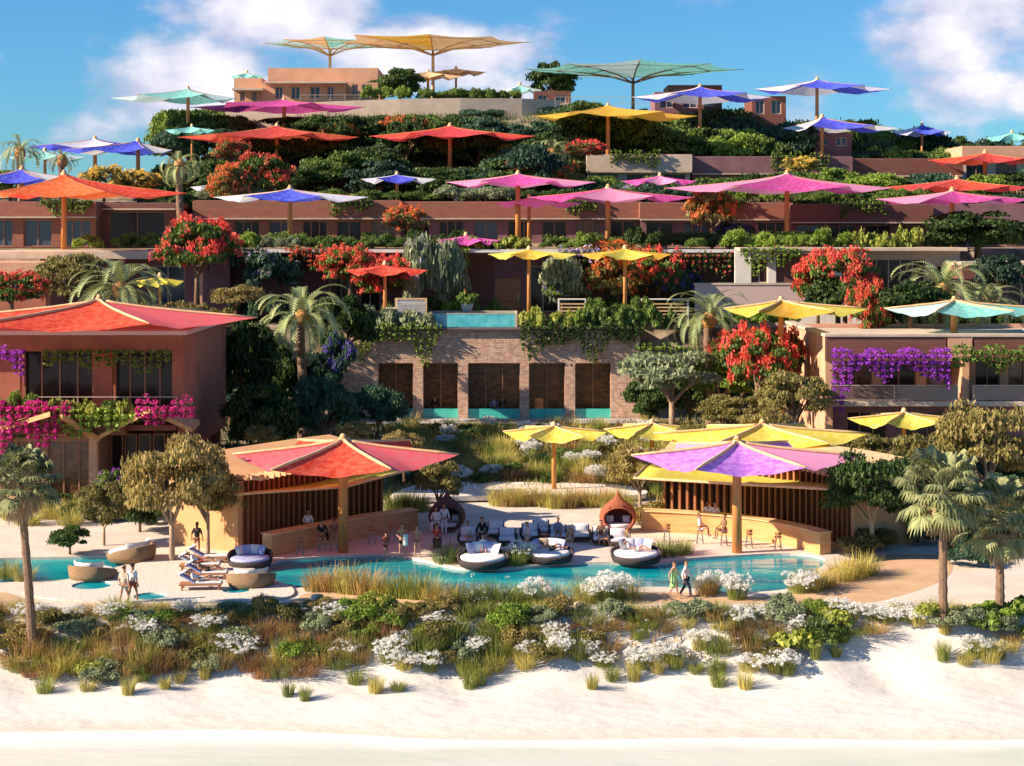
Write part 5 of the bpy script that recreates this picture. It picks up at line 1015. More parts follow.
for x, Y in dn:
    px = 512+x*F/Y; r = g.random()
    if g.random() < (.30 if px < 780 else .5):
        T_('shrub' if g.random() < .8 or px < 780 else 'bigleaf', 'leafy dune bush', px, None, Y, g.uniform(1.4,2.3)*F/Y, g.uniform(.7,1.2)*F/Y, g.choice([G_fresh, G_olive, G_silver, G_silver, G_olive2, G_lime] if px < 780 else [G_mid, G_fresh, G_lime, G_silver]), reg=True, name='shrub', cat='shrub', z=float(Hd(x, Y)), group=DG); continue
    if 400 < px < 560: k = 'stiff' if r < .6 else 'feather'; m = g_green if r < .75 else g_gold
    elif 780 < px < 850 and r < .5: k = 'blade'; m = G_mid
    else: k = 'feather'; m = g.choice([g_tan, g_tan, g_brown, g_gold, g_green])
    lb = {'grass tan':'tan','grass russet':'russet','grass gold':'golden','grass green':'green','foliage mid green':'broad-bladed green'}[m.name]
    tuft(k, lb+' dune grass clump', x, Y, g.uniform(.7,1.3), g.uniform(.7,1.35)*(1 if Y < 73.6 else .6), m, group=DG)
for px, py in [(45,692),(88,690),(128,694),(165,688),(142,680),(180,682),(205,678),(305,700),(288,696),(355,683),(376,692),(398,690),(470,688),(480,684),(592,688),(612,680),(634,680),(658,672),(675,668),(696,672),(718,686),(720,672),(746,688),(773,672),(788,674),(815,658),(836,656),(943,660),(965,664),(980,655),(1000,658),(945,645),(1010,652)]:
    Y = yat(px, py); tuft('stiff', 'small beach grass tuft', PX(px, Y), Y, g.uniform(.5,.8), g.uniform(.5,1.0), g.choice([g_gold, g_green]), group='small tufts on the open sand')
# rocks
for px, py, s_ in ((318,600,.35),(268,606,.4),(285,607,.3),(500,607,.3),(580,606,.3),(690,612,.3),(780,640,.3)):
    Y = yat(px, py) if py > 604 else gp(px, py)[1]; x = PX(px, Y); gg = np.random.default_rng(px); q = MB(); n = 10; rows = []
    for i in range(6):
        a = math.pi*i/5; rows.append([(math.sin(a)*math.cos(2*math.pi*j/n)*s_*(1+.25*math.sin(j*2.1+px)), math.sin(a)*math.sin(2*math.pi*j/n)*s_*.8*(1+.2*math.cos(j*1.7)), math.cos(a)*s_*.6) for j in range(n)]+[])
        rows[-1].append(rows[-1][0])
    q.grid(rows); o = q.build('rock', M_beige, smooth=True); o.location = (x, Y, (float(Hd(x, Y)) if py > 604 else 0)+.08); o['category'] = 'rock'; REG.append((o, 'pale beach rock', px, py))
# ground cover
def cover(name, label, px0, px1, Y0, Y1, n, m, h, test=None):
    gg = np.random.default_rng(abs(int(px0+Y0))); Y = gg.uniform(Y0, Y1, n); px = gg.uniform(px0, px1, n); x = (px-512)*Y/F; z = H(x, Y)
    if test is not None: k = test(px, Y); x, Y, z = x[k], Y[k], z[k]
    n = len(x); az = gg.uniform(0, 6.28, n); s_ = np.stack([np.cos(az), np.sin(az), 0*az], 1)*.05; p = np.stack([x, Y, z], 1); d = gg.normal(0, .25, (n, 3)); d[:, 2] = 1; tip = p+d*(h*gg.uniform(.5,1.2,n))[:, None]
    o = link(name, quads_mesh(name, np.stack([p-s_, p+s_, tip+s_*.2, tip-s_*.2], 1), m)); tag(o, label, 'ground cover', None, 'stuff')
cover('garden_groundcover', 'low green and straw coloured ground cover between the garden plants', 385, 680, 105, 137, 16000, G_olive, .45)
cover('dune_groundcover', 'thin dry grass on the dune between the clumps', -20, 1040, 71.9, 75.0, 2200, g_tan, .28, lambda px, Y: ((np.sin(px*.05)+np.sin(px*.017+Y)) > -.3) & (px < 860))
cover('slope_groundcover', 'dark ivy-like ground cover on the steep slope', -60, 1090, 104.5, 141, 26000, G_dark, .6, lambda px, Y: (px < 385) | (px > 680))
cover('hill_groundcover', 'dark undergrowth between the hillside trees', 150, 1080, 176, 217, 20000, G_dark, .9)

# ---------------------------------------------------------------- furniture
def cushion(q, c, w_, h_, d_, rz=0, rx=0):
    """puffed square cushion"""
    n = 5; from_ = Vector(c); rows = []
    from mathutils import Matrix
    M_ = Matrix.Translation(from_) @ Matrix.Rotation(rz, 4, 'Z') @ Matrix.Rotation(rx, 4, 'X')
    for sg in (-1, 1):
        P = []
        for i in range(n+1):
            r = []
            for j in range(n+1):
                a, b = i/n*2-1, j/n*2-1; puff = (1-a**4)*(1-b**4); pin = 1-.10*(a*a*b*b < .99)*0
                r.append(tuple(M_ @ Vector((a*w_/2*(1-.08*(1-b*b)*0+.0), sg*d_/2*(.12+.88*puff**.5), b*h_/2))))
            P.append(r)
        q.grid(P if sg > 0 else P[::-1])
def daybed(label, px, py, r, rz, back='low', base=None, matt=None, cush=None, z=0, who=0):
    x, Y = gp(px, py, z); t = thing('round_daybed', (x, Y, z), label, 'daybed', None, rz, (r, r, r)); base = base or M_wickdark
    q = MB(); q.lathe([(.0,.0),(.82,.0),(.93,.04),(1.0,.22),(1.0,.30),(.93,.30),(0,.28)], 28); q.build('base', base, t, smooth=True)
    q = MB(); n = 26; rows = [[], [], [], []]
    for i in range(n+1):
        a = math.pi*(-.12+1.24*i/n); hh = .30+(.42 if back == 'high' else .26)*max(0, math.sin(math.pi*i/n))**.6; ca, sa = math.cos(a), math.sin(a)
        rows[0].append((ca*1.0, sa*1.0, .2)); rows[1].append((ca*1.04, sa*1.04, hh)); rows[2].append((ca*.94, sa*.94, hh)); rows[3].append((ca*.90, sa*.90, .25))
    q.grid(rows); q.build('backrest', base, t, smooth=True)
    q = MB(); q.lathe([(0,.43),(.80,.43),(.89,.40),(.91,.34),(.88,.29),(0,.29)], 28); q.build('mattress', matt or M_cush, t, smooth=True)
    for i, a in enumerate((40, 75, 105, 140)):
        q = MB(); a = R(a); cushion(q, (math.cos(a)*.66, math.sin(a)*.66, .64), .46, .42, .17, a-math.pi/2, R(-22)); q.build('cushion', (cush or [M_cush, M_cushblue])[i % len(cush or [1, 2])], t, smooth=True)
    return t
daybed('round daybed with dark base and white cushions at the pool, nearest the left egg chair', 483, 566, 1.28, 0, base=M_wickdark)
daybed('round daybed with lavender cushions at the centre of the pool edge', 549, 561, 1.22, 0, cush=[M_cushblue, M_cush, M_cushtan])
daybed('round daybed with white pillows beside the dark grass mound near the right bar', 636, 562, 1.28, 0, cush=[M_cush, M_cushblue, M_cush])
daybed('round lavender daybed at the end of the left bar counter', 250, 566, 1.12, .1, back='high', matt=M_cushblue, cush=[M_cushblue, M_cush])
daybed('tan basket daybed seen from behind beside the sunbeds', 251, 586, 1.15, math.pi*1.05, back='high', base=M_wick, cush=[M_cush])
daybed('brown basket daybed seen from behind at the left pool', 93, 579, 1.15, math.pi*.9, back='high', base=M_wick, cush=[M_cush])
daybed('large basket daybed with white cushions behind the pebble terrace', 131, 560, 1.25, math.pi*1.35, back='high', base=M_wick, cush=[M_cush])
def pod(label, px, py, Y=None, pm=None):
    pm = pm or M_pod
    x, Y = gp(px, py); t = thing('egg_chair', (x, Y, 0), label, 'egg chair', None, 0, (.70,.70,.72)); n = 36; prof = [(.55,.05),(1.05,.25),(1.42,.75),(1.52,1.2),(1.42,1.65),(1.12,2.05),(.75,2.35),(.42,2.6),(.2,2.85),(.08,3.1),(.03,3.3),(.0,3.35)]
    q = MB(); vs = []
    for (r, z) in prof:
        for k in range(n): a = 2*math.pi*k/n; vs.append((r*math.cos(a), r*math.sin(a)*.85, z))
    fs = []
    for i in range(len(prof)-1):
        for k in range(n):
            a = 2*math.pi*(k+.5)/n; zm = (prof[i][1]+prof[i+1][1])/2; xm = math.cos(a)*(prof[i][0]+prof[i+1][0])/2
            if math.sin(a) < 0 and (xm/1.18)**2+((zm-1.17)/.88)**2 < 1: continue
            k2 = (k+1) % n; fs.append((i*n+k, i*n+k2, (i+1)*n+k2, (i+1)*n+k))
    fs.append(tuple(range(n))[::-1]); q.add(vs, fs); o = q.build('shell', pm, t, smooth=True); s_ = o.modifiers.new('s', 'SOLIDIFY'); s_.thickness = .09; s_.offset = -1
    q = MB(); q.tube([(1.2*math.cos(2*math.pi*k/32), -math.sqrt(max(.02, 1-(abs(1.2*math.cos(2*math.pi*k/32))/1.55)**2))*1.22, 1.17+.92*math.sin(2*math.pi*k/32)) for k in range(33)], .075, 8, cap=False); q.build('rim', pm, t, smooth=True)
    q = MB(); q.lathe([(0,.72),(1.1,.72),(1.2,.66),(1.2,.5),(1.05,.42),(0,.42)], 24, sy=.8); q.build('seat', M_cush, t, smooth=True)
    for a, c_ in ((-.65, M_cush), (.1, M_wickdark), (.7, M_cush)):
        q = MB(); cushion(q, (a, .25, 1.0), .6, .5, .2, 0, R(-15)); q.build('cushion', c_, t, smooth=True)
    return t
pod('left dark teardrop wicker egg chair with people at its opening', 447, 531, pm=mat('dark brown wicker', (.17,.075,.055), .7, (.10,.05,.04), 12, .6, 30, stretch=(1,1,4))); pod('right rust coloured teardrop wicker egg chair with white cushions', 618, 532)
def armchair(label, px, py, rz=0):
    x, Y = gp(px, py); t = thing('lounge_chair', (x, Y, 0), label, 'lounge chair', None, rz)
    q = MB(); q.box(-.5,.5,-.45,.45,.12,.28); bevel(q.build('seat_frame', M_wickdark, t), .04)
    for s_ in (-1, 1): q = MB(); q.box(*((-.58,-.47) if s_ < 0 else (.47,.58)), -.45, .45, .28, .58); bevel(q.build('armrest', M_wickdark, t), .04)
    q = MB(); q.box(-.47,.47,.36,.48,.28,.85); bevel(q.build('backrest', M_wickdark, t), .04)
    q = MB(); q.box(-.45,.45,-.43,.34,.283,.45); bevel(q.build('seat_cushion', M_cush, t), .06, 3)
    q = MB(); cushion(q, (0,.24,.68), .8, .46, .2, 0, R(-12)); q.build('back_cushion', M_cush, t, smooth=True)
    for a in (-.44, .44):
        for b in (-.38, .38): q = MB(); q.box(a-.03,a+.03,b-.03,b+.03,0,.12); q.build('leg', M_metal, t)
AC = [(468,545),(507,545),(558,541),(581,541),(601,544),(618,546),(530,540),(496,538),(541,536)]
for i, (a, b) in enumerate(AC): armchair(['dark wicker armchair with white cushion left of the seated dark figure','dark wicker armchair right of the seated dark figure','wicker armchair left of the wooden lantern','wicker armchair right of the wooden lantern','wicker armchair behind the right white-pillowed daybed, left one','wicker armchair behind the right white-pillowed daybed, right one','wicker armchair behind the guest in pink left of the central daybed','wicker armchair farthest back behind the dark-clothed person','wicker armchair in the back row left of the wooden lantern'][i], a, b)
def side_table(label, px, py, m=M_wood):
    x, Y = gp(px, py); t = thing('side_table', (x, Y, 0), label, 'side table'); q = MB(); q.lathe([(0,.45),(.3,.45),(.3,.41),(0,.41)], 16); q.build('table_top', m, t)
    q = MB(); q.tube([(0,0,.02),(0,0,.41)], .03, 8); q.build('leg', M_metal, t); q = MB(); q.lathe([(0,.03),(.2,.02),(.2,0),(0,0)], 14); q.build('foot', M_metal, t)
side_table('round side table left of the wicker armchairs behind the central daybed', 545, 542); side_table('round side table right of the wicker armchairs behind the central daybed', 594, 542); side_table('round side table between the armchairs near the right daybed', 609, 546); side_table('round side table between the two armchairs near the left egg chair', 488, 547)
def lantern(label, px, py):
    x, Y = gp(px, py); t = thing('lantern', (x, Y, 0), label, 'lantern'); q = MB()
    for k in range(10): a = 2*math.pi*k/10; q.tube([(.12*math.cos(a), .12*math.sin(a), 0), (.24*math.cos(a), .24*math.sin(a), .35), (.1*math.cos(a), .1*math.sin(a), .8)], .018, 5)
    q.build('cage', M_beam, t); q = MB(); q.lathe([(0,.86),(.12,.82),(.12,.78),(0,.78)], 12); q.build('lid', M_wood, t, smooth=True)
lantern('tall woven lantern between the two middle armchairs', 570, 543); lantern('woven lantern behind the right daybed', 627, 545)
def sunbed(label, px, py, z=.1, tow=M_cushblue):
    x, Y = gp(px, py, z); t = thing('sunbed', (x, Y, z), label, 'sunbed', None, .08)
    q = MB(); q.box(-1.0,1.0,-.36,.36,.22,.3); bevel(q.build('frame', M_wood, t), .02)
    for a in (-.85, .85):
        for b in (-.3, .3): q = MB(); q.box(a-.04,a+.04,b-.04,b+.04,0,.22); q.build('leg', M_wood, t)
    q = MB(); q.box(-.3,.98,-.33,.33,.303,.39); bevel(q.build('mattress', M_cush, t), .03)
    q = MB(); q.add([(-.3,-.33,.303),(-.3,.33,.303),(-.3,.33,.40),(-.3,-.33,.40),(-.92,-.33,.68),(-.92,.33,.68),(-.96,.33,.78),(-.96,-.33,.78)], [(0,1,2,3)[::-1],(4,5,6,7),(0,4,7,3)[::-1],(1,2,6,5)[::-1],(3,7,6,2)[::-1],(0,1,5,4)[::-1]]); bevel(q.build('backrest', tow, t), .02)
    q = MB(); cushion(q, (-.84,0,.80), .3, .5, .12, math.pi/2, R(60)); q.build('pillow', M_cush, t, smooth=True)
    return x, Y, z
SB = [sunbed('teak sunbed nearest the beach on the pebble terrace', 201, 589), sunbed('teak sunbed second from the beach on the pebble terrace', 207, 578.5), sunbed('teak sunbed third from the beach on the pebble terrace', 200, 570, tow=M_cush), sunbed('teak sunbed farthest from the beach near the tan basket daybed', 209, 562)]
def stool(label, x, Y, z=0):
    t = thing('bar_stool', (x, Y, z), label, 'bar stool'); q = MB(); q.lathe([(0,.78),(.19,.78),(.2,.75),(.19,.71),(0,.71)], 14); q.build('seat', M_wood, t, smooth=True)
    for k in range(4): a = math.pi/4+k*math.pi/2; q = MB(); q.tube([(.25*math.cos(a), .25*math.sin(a), 0), (.13*math.cos(a), .13*math.sin(a), .72)], .02, 6); q.build('leg', M_metal, t)
    q = MB(); q.tube([(.2*math.cos(2*math.pi*k/16), .2*math.sin(2*math.pi*k/16), .28) for k in range(17)], .013, 5, cap=False); q.build('foot_ring', M_metal, t)
    q = MB(); P = [[(.2*math.cos(a), -.2*math.sin(a), z_) for a in np.linspace(.5, 2.64, 9)] for z_ in (.86, 1.02)]; q.grid(P); q.bar((-.1,-.17,.76),(-.1,-.17,.9),.025); q.bar((.1,-.17,.76),(.1,-.17,.9),.025); q.build('backrest', M_wood, t)
stl = [(749,548,'empty bar stool right of the purple parasol post, left one'),(778,551,'empty bar stool right of the purple parasol post, right one'),(667,542,'empty bar stool at the left end of the sunlit counter'),(700,544,'bar stool under the woman in white at the sunlit counter'),(724,546,'bar stool under the bare-armed man at the sunlit counter'),(322,551,'bar stool under the dark-clothed guest at the left bar'),(334,550,'bar stool under the tan-clothed guest at the left bar'),(372,544,'empty bar stool behind the red parasol post'),(392,541,'empty bar stool near the right end of the left counter'),(300,556,'empty bar stool near the lit end of the left counter')]
SPOT = {}
for a, b, l in stl: x, Y = gp(a, b); SPOT[a] = (x, Y); stool(l, x, Y)
# pot with palm, louvred box, benches, low tables on the raised terrace
Yp = 143; t = thing('plant_pot', (PX(467,Yp), Yp, PZ(312,Yp)), 'white tapered pot with a leafy plant behind the raised pool', 'planter'); hp = (312-303)*Yp/F
q = MB(); q.lathe([(0,0),(.38,0),(.55,hp*.9),(.6,hp),(.5,hp),(.48,hp*.85),(0,hp*.85)], 18); q.build('pot', M_white, t, smooth=True)
V, cs = tree_kind('bigleaf', 1, crown=KW['bigleaf']); link('plant', variant('bigleaf1c', G_mid, lambda: quads_mesh('f', V, G_mid)), t, (0,0,hp*.8), 0, (1.1,1.1,1.2))
q = MB(); 
t = thing('plinth', (PX(467,Yp), Yp+.6, 8.75), 'low stone plinth carrying the white pot', 'plinth'); q.box(-1.2,1.2,-.9,.9,0,PZ(312,Yp)-8.75); bevel(q.build('block', M_beige, t), .04)
t = thing('louvred_screen', (PX(411,140.6), 140.6, 8.8), 'white louvred cabinet left of the raised pool', 'cabinet'); w2 = 16*140.6/F; h2 = PZ(298,140.6)-8.8
q = MB(); q.box(-w2,w2,-.05,.05,h2-.12,h2); q.box(-w2,w2,-.05,.05,0,.12); q.box(-w2,-w2+.12,-.05,.05,.12,h2-.12); q.box(w2-.12,w2,-.05,.05,.12,h2-.12); q.build('frame', M_beam, t)
q = MB(); [q.bar((-w2+.12,.0,.2+k*.17),(w2-.12,.0,.2+k*.17),.12,.05) for k in range(int((h2-.35)/.17))]; q.box(-w2+.1,w2-.1,.1,1.2,.05,h2-.1); q.build('louvres', M_white, t)
for a, b, l in ((572,14,'pale slatted box bench above the terrace hedge'),(665,24,'long white bench in front of the slatted screen'),(400,14,'low white wall bench left of the louvred cabinet')):
    Yb = 143.5 if a != 400 else 142; t = thing('bench', (PX(a,Yb), Yb, 8.8), l, 'bench'); w2 = b*Yb/F; hb = 2.3 if a != 400 else 1.6; q = MB(); q.box(-w2,w2,-.3,.3,hb-.1,hb); bevel(q.build('seat', M_white, t), .02)
    for s_ in (-1, 1): q = MB(); q.box(s_*w2*.95-.06, s_*w2*.95+.06, -.28,.28,0,hb-.102); q.build('leg', M_white, t)
    q = MB(); [q.box(-w2*.9, w2*.9, -.27, -.24, .3+k*.3, .42+k*.3) for k in range(int((hb-.4)/.3))]; q.build('slats', M_beam, t)

# ---------------------------------------------------------------- people
def cmat(n, c): return mat('cloth '+n, c, .85, tuple(v*.85 for v in c), 6)
SK = mat('skin', (.52,.27,.17), .55, (.47,.24,.15), 5); SK2 = mat('tanned skin', (.36,.18,.11), .55); HR = mat('dark hair', (.03,.02,.015), .5); HB = mat('brown hair', (.12,.06,.03), .5)
C_w = cmat('white', (.80,.78,.76)); C_p = cmat('pale pink', (.80,.62,.64)); C_g = cmat('light green', (.35,.62,.22)); C_n = cmat('navy', (.03,.035,.06)); C_b = cmat('beige', (.60,.50,.38)); C_k = cmat('black', (.02,.02,.022)); C_r = cmat('red brown', (.40,.06,.04)); C_gr = cmat('grey blue', (.25,.28,.38)); C_br = cmat('brown', (.24,.13,.07))
def skin_obj(name, P, E, Rr, root, m, parent, extra=None):
    me = bpy.data.meshes.new(name); me.from_pydata([tuple(p) for p in P], E, []); me.materials.append(m); o = link(name, me, parent)
    o.modifiers.new('skin', 'SKIN'); sv = me.skin_vertices[0].data
    for i, r in enumerate(Rr): sv[i].radius = (r, r) if not isinstance(r, tuple) else r
    for i in range(len(P)): sv[i].use_root = (i == root)
    for mo in [o.modifiers['skin']]: mo.use_smooth_shade = True
    sb = o.modifiers.new('sub', 'SUBSURF'); sb.levels = 1; sb.render_levels = 2; return o
def person(label, x, Y, z, pose='stand', rz=0, top=None, bottom=None, skin=None, hair=None, long_hair=False, h=1.75, dress=False, long_legs=False, shoes=False):
    skin = skin or SK; hair = hair or HR; k = h/1.75; t = thing('person', (x, Y, z), label, 'person', None, rz, (k, k, k)); Vt = Vector
    # figure faces -y
    if pose in ('stand', 'walk'):
        st = .26 if pose == 'walk' else .02; hip = Vt((0,0,.93)); kn = [Vt((-.10,-st*.75,.50)), Vt((.10,st*.35,.49))]; an = [Vt((-.11,-st*.95,.08)), Vt((.11,st*1.2,.13 if pose == 'walk' else .08))]; 
        el = [Vt((-.27,.06+st*.3,1.13)), Vt((.27,.05-st*.5,1.13))]; wr = [Vt((-.29,-.05+st*.5,.88)), Vt((.29,-.08-st*.7,.90))]; lean = 0; up = Vt((0,0,1)); fwd = Vt((0,-1,0))
    elif pose == 'hold':
        hip = Vt((0,0,.93)); kn = [Vt((-.10,-.02,.5)), Vt((.12,.0,.5))]; an = [Vt((-.12,0,.08)), Vt((.16,.02,.08))]; el = [Vt((-.28,.04,1.15)), Vt((.27,-.02,1.16))]; wr = [Vt((-.16,-.22,1.08)), Vt((.18,-.22,1.05))]; up = Vt((0,0,1)); fwd = Vt((0,-1,0))
    elif pose == 'sit':
        hip = Vt((0,0,.10)); kn = [Vt((-.13,-.44,.14)), Vt((.13,-.44,.14))]; an = [Vt((-.14,-.46,-.30)), Vt((.14,-.50,-.30))]; el = [Vt((-.26,-.06,.34)), Vt((.26,-.04,.34))]; wr = [Vt((-.16,-.28,.24)), Vt((.17,-.27,.24))]; up = Vt((0,.06,1)).normalized(); fwd = Vt((0,-1,0))
    else:  # recline, head at -x, legs to +x
        hip = Vt((-.05,0,.11)); kn = [Vt((.40,-.09,.16)), Vt((.38,.09,.30))]; an = [Vt((.85,-.10,.07)), Vt((.80,.10,.07))]; el = [Vt((-.36,-.28,.16)), Vt((-.36,.28,.18))]; wr = [Vt((-.12,-.24,.14)), Vt((-.14,.16,.24))]; up = Vt((-.80,0,.50)).normalized(); fwd = Vt((.5,0,.8)).normalized()
    side = up.cross(fwd).normalized()*-1
    if pose == 'recline': side = Vt((0,-1,0))
    else: side = Vt((-1,0,0))
    wa = hip+up*.17; ch = hip+up*.38; nk = hip+up*.56; hd = hip+up*.645+fwd*.015; hm = hip+up*.72+fwd*.01; ht = hip+up*.80
    P = [hip, wa, ch, nk, hd, hm, ht]; E = [(0,1),(1,2),(2,3),(3,4),(4,5),(5,6)]; Rr = [(.145,.10),(.118,.085),(.155,.105),(.052,.052),(.070,.078),(.078,.095),(.055,.068)]
    sh = [ch+up*.095+side*.165, ch+up*.095-side*.165]
    for i in (0, 1):
        b = len(P); hp = hip+side*(.09 if i == 0 else -.09)-up*.04; P += [hp, kn[i], an[i], an[i]+(fwd*.15-Vt((0,0,.045)) if pose != 'recline' else Vt((.03,0,.12)))]; E += [(0,b),(b,b+1),(b+1,b+2),(b+2,b+3)]; Rr += [.092,.056,.038,.030]
        b = len(P); P += [sh[i], el[i], wr[i]]; E += [(2,b),(b,b+1),(b+1,b+2)]; Rr += [.056,.040,.026]
        dv = (wr[i]-el[i]).normalized(); pl = wr[i]+dv*.05; b2 = len(P); P.append(pl); E.append((b+2,b2)); Rr.append((.030,.018)); sd = dv.cross(fwd if abs(dv.dot(fwd)) < .8 else side).normalized()
        for f in range(4):
            o_ = sd*(-.036+.024*f); ln = [.062,.076,.072,.056][f]; b3 = len(P); P += [pl+dv*.045+o_, pl+dv*(.045+ln)+o_*1.15+fwd*.018]; E += [(b2,b3),(b3,b3+1)]; Rr += [.010,.007]
        b3 = len(P); P += [wr[i]+dv*.035+sd*.045, wr[i]+dv*.075+sd*.062]; E += [(b+2,b3),(b3,b3+1)]; Rr += [.011,.008]
    b4 = len(P); P += [hd+up*.03+fwd*.112, hm-up*.01+side*.098, hm-up*.01-side*.098]; E += [(4,b4),(5,b4+1),(5,b4+2)]; Rr += [.012,(.008,.02),(.008,.02)]
    skin_obj('body', P, E, Rr, 0, skin, t)
    for s_ in (-1, 1): q = MB(); q.tube([hm+fwd*.086+side*.032*s_, hm+fwd*.096+side*.032*s_], [.010,.007], 6); q.build('eye', C_k, t)
    # hair
    back = -fwd; hp_ = [(hm+up*.075+fwd*.03), hm+up*.10+back*.015, hm+up*.05+back*.05, hm-up*.03+back*.065]; rr_ = [(.070,.05),(.080,.06),(.086,.075),(.066,.05)]
    if long_hair: hp_ += [hm-up*.16+back*.07, hm-up*.30+back*.07]; rr_ += [(.06,.045),(.035,.03)]
    skin_obj('hair', hp_, [(i, i+1) for i in range(len(hp_)-1)], rr_, 1, hair, t)
    if top:
        P = [hip+up*.03, wa, ch, ch+up*.10]; E = [(0,1),(1,2),(2,3)]; Rr = [(.160,.118),(.142,.108),(.175,.125),(.10,.09)]
        for i in (0, 1): b = len(P); P += [sh[i], sh[i]+(el[i]-sh[i])*.95, wr[i] if top[1] else sh[i]+(el[i]-sh[i])*.97]; E += [(2,b),(b,b+1)]+([(b+1,b+2)] if top[1] else []); Rr += [.070,.056,.040]
        if not top[1]: P_ = []; 
        if not top[1]:
            keep = [0,1,2,3,4,5,7,8]; P = [P[i] for i in keep]; Rr = [Rr[i] for i in keep]; E = [(0,1),(1,2),(2,3),(2,4),(4,5),(2,6),(6,7)]
        skin_obj('shirt', P, E, Rr, 0, top[0], t)
    if dress:
        q = MB(); q.lathe([(.15,.45),(.17,.38),(.15,.18),(.19,-.02),(.25,-.30),(.28,-.42),(.26,-.42)], 18, (hip.x, hip.y, hip.z), sy=.75); q.build('dress', dress, t, smooth=True)
    if bottom:
        m, ln = bottom; P = [hip+up*.05]; E = []; Rr = [(.165,.122)]
        for i in (0, 1):
            b = len(P); hp = hip+side*(.09 if i == 0 else -.09)-up*.05; mid = hp+(kn[i]-hp)*(.55 if ln == 's' else 1); P += [hp, mid]; E += [(0,b),(b,b+1)]; Rr += [.110,.085 if ln == 's' else .070]
            if ln == 'l': P.append(an[i]); E.append((b+1,b+2)); Rr.append(.055)
            elif ln == 'b': P[-1] = hp+(kn[i]-hp)*.12; Rr[-1] = .10
        skin_obj('trousers' if ln == 'l' else 'shorts' if ln == 's' else 'swimwear_bottom', P, E, Rr, 0, m, t)
    return t
def pp(px, py, z=0): return gp(px, py, z)
P_ = person
P_('man in pale pink shirt and dark trousers walking beside a woman in green', *pp(686,598), .01, 'walk', R(75), (C_p, True), (C_n, 'l'))
P_('woman in light green dress walking on the path with hand near her dark hair', *pp(674,597.5), .01, 'walk', R(60), None, None, long_hair=True, dress=C_g, h=1.68)
P_('strolling man in light shirt and beige shorts at the pebble terrace', *pp(124,605), .01, 'walk', R(170), (C_b, False), (C_b, 's'), hair=HB)
P_('strolling person with dark hair in white and red swimwear beside the man in beige', *pp(132.5,603.5), .01, 'walk', R(165), (C_w, False), (C_r, 's'), SK2, h=1.8)
P_('bare-chested man in black shorts carrying a white towel on the pool deck', *pp(402,557), 0, 'hold', R(10), None, (C_k, 's'))
a, b = pp(405.5,558); t = thing('towel', (a, b-.05, .62), 'white towel hanging from the arm of the bare-chested man', 'towel'); q = MB(); P = [[(-.13+.05*i, .02*math.sin(i*1.9)+.01*j, .62-.62*j/8) for i in range(6)] for j in range(9)]; q.grid(P); o = q.build('cloth', C_w, t, smooth=True); sm = o.modifiers.new('s', 'SOLIDIFY'); sm.thickness = .02
P_('woman in a dark red bikini standing on the pool deck', *pp(417,557), 0, 'hold', R(-15), None, (C_r, 'b'), long_hair=True, h=1.68)
P_('seated woman in patterned top between the bar and the left egg chair', *pp(437,548), .45, 'sit', R(170), (C_r, False), (C_k, 's'), h=1.65)
a, b = pp(437,548); t = thing('stool', (a, b, 0), 'low round stool under the woman in the patterned top', 'stool'); q = MB(); q.lathe([(0,.45),(.24,.44),(.26,.38),(.2,.2),(.24,0),(0,0)], 16); q.build('seat', M_wickdark, t, smooth=True)
P_('person in white robe standing at the opening of the left egg chair', *pp(444,535), 0, 'stand', R(15), (C_w, True), (C_w, 'l'))
P_('person in white sitting in the left egg chair', PX(436,92.6), 92.6, .72, 'sit', R(-10), (C_w, True), (C_w, 'l'), hair=HB)
P_('bartender in white shirt behind the left bar counter', PX(308,91.0), 91.0, 0, 'hold', R(15), (C_w, True), (C_k, 'l'))
P_('dark-clothed guest sitting at the left bar', *SPOT[322], .78, 'sit', R(165), (C_k, True), (C_k, 'l'))
P_('tan-clothed guest sitting at the left bar', *SPOT[334], .78, 'sit', R(200), (C_br, False), (C_b, 's'), SK2, HB)
P_('bartender in white shirt behind the sunlit counter', PX(715,93.6), 93.6, 0, 'hold', R(0), (C_w, True), (C_k, 'l'))
P_('second bartender in white beside him behind the sunlit counter', PX(708,94.0), 94.0, 0, 'hold', R(-20), (C_w, True), (C_k, 'l'), SK2, h=1.7)
P_('woman in white top sitting with crossed legs at the sunlit counter', *SPOT[700], .78, 'sit', R(75), (C_w, False), (C_w, 's'), long_hair=True, hair=HB, h=1.68)
P_('bare-armed man in brown sitting at the sunlit counter', *SPOT[724], .78, 'sit', R(-70), (C_br, False), (C_b, 's'), SK2)
P_('woman in white leaning forward on the round daybed near the left egg chair', *pp(483,562), .58, 'sit', R(5), (C_w, True), (C_w, 's'), long_hair=True, h=1.6)
P_('person in dark swimwear reclining on the central round daybed', *pp(552,560.5), .56, 'recline', R(15), None, (C_k, 's'), long_hair=True, h=1.6)
P_('dark-clothed person standing behind the daybed near the left egg chair', *pp(482,549), 0, 'stand', R(20), (C_k, True), (C_n, 'l'), h=1.7)
P_('person in pink top standing left of the central daybed', *pp(527,552), 0, 'stand', R(60), (C_p, False), (C_w, 's'), h=1.6)
for i, (x, Y, z) in enumerate(SB[:3]):
    P_(['sunbather with bare legs on the sunbed nearest the beach','sunbather in dark shorts on the second sunbed','sunbather on the third sunbed from the beach'][i], x+.0, Y, z+.36, 'recline', .08, (C_w, False) if i != 1 else None, ((C_gr, C_k, C_r)[i], 's'), (SK, SK2, SK)[i], h=1.66)
P_('dark-haired woman in a dark top standing under the stemmed olive tree', *pp(197,556), 0, 'stand', R(180), (C_k, False), (C_r, 'b'), SK2, long_hair=True)
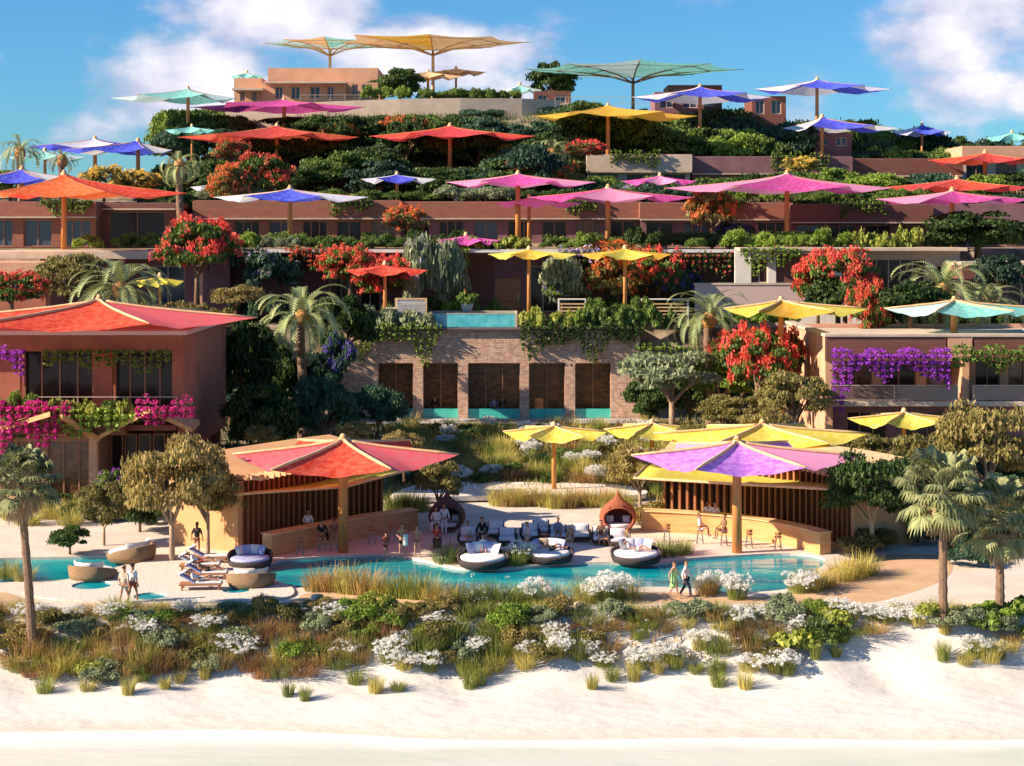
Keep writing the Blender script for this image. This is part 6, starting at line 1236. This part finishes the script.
for a_, l_, c_ in ((0,'guest in white seated in the armchair left of the seated dark figure',C_w),(2,'guest in grey blue seated in the armchair left of the wooden lantern',C_gr),(4,'guest in brown seated in the armchair behind the right daybed',C_br)):
    x_, y_ = pp(*AC[a_]); P_(l_, x_, y_-.05, .40, 'sit', random.uniform(-.3,.3), (c_, True), (C_b, 's'), random.choice([SK, SK2]), h=1.7)
P_('woman in pale pink reclining on the white pillowed round daybed near the right bar', *pp(636,562), .58, 'recline', R(-12), (C_p, False), (C_w, 's'), long_hair=True, h=1.6)
P_('child sized guest in red swimwear standing at the pool edge left of the bikini woman', *pp(386,556.5), 0, 'stand', R(30), (C_r, False), (C_r, 's'), h=1.25)
P_('dark figure behind the second opening of the brick lounge', PX(435,140.4), 140.1, 1.25, 'stand', 0, (C_k, True), (C_k, 'l'))
P_('pale-clothed figure in the middle opening of the brick lounge', PX(494,140.4), 140.1, 1.25, 'stand', .2, (C_gr, True), (C_n, 'l'))
P_('dark figure beside the pale-clothed one in the brick lounge', PX(503,140.4), 140.1, 1.25, 'stand', -.4, (C_k, True), (C_n, 'l'))

# ---------------------------------------------------------------- labels for repeated plants
from collections import defaultdict
grp = defaultdict(list)
for o, base, px, py in REG:
    c = sorted(LAND, key=lambda l: (l[1]-px)**2+((l[2]-py)*1.4)**2)[0]; dx, dy = px-c[1], py-c[2]
    if abs(dx) > abs(dy)*1.2: rel = 'left of' if dx < 0 else 'right of'
    else: rel = 'above' if dy < 0 else 'below'
    grp[(base, rel, c[0])].append((px, py, o))
ORD = ['leftmost','second from left','third from left','fourth from left','fifth from left','sixth from left','seventh from left','eighth from left','ninth from left','tenth from left','eleventh from left','twelfth from left']+['%dth from left' % i for i in range(13, 60)]
for (base, rel, c), L_ in grp.items():
    L_.sort(key=lambda a: a[0])
    for i, (px, py, o) in enumerate(L_):
        tail = ('' if len(L_) == 1 else ', '+(ORD[i] if i < len(L_)-1 or len(L_) < 2 else 'rightmost')+'')
        o['label'] = f'{base} {rel} the {c}{tail}'
    for px, py, o in L_:
        if len(o['label'].split()) > 16: print('LONG', o['label'])
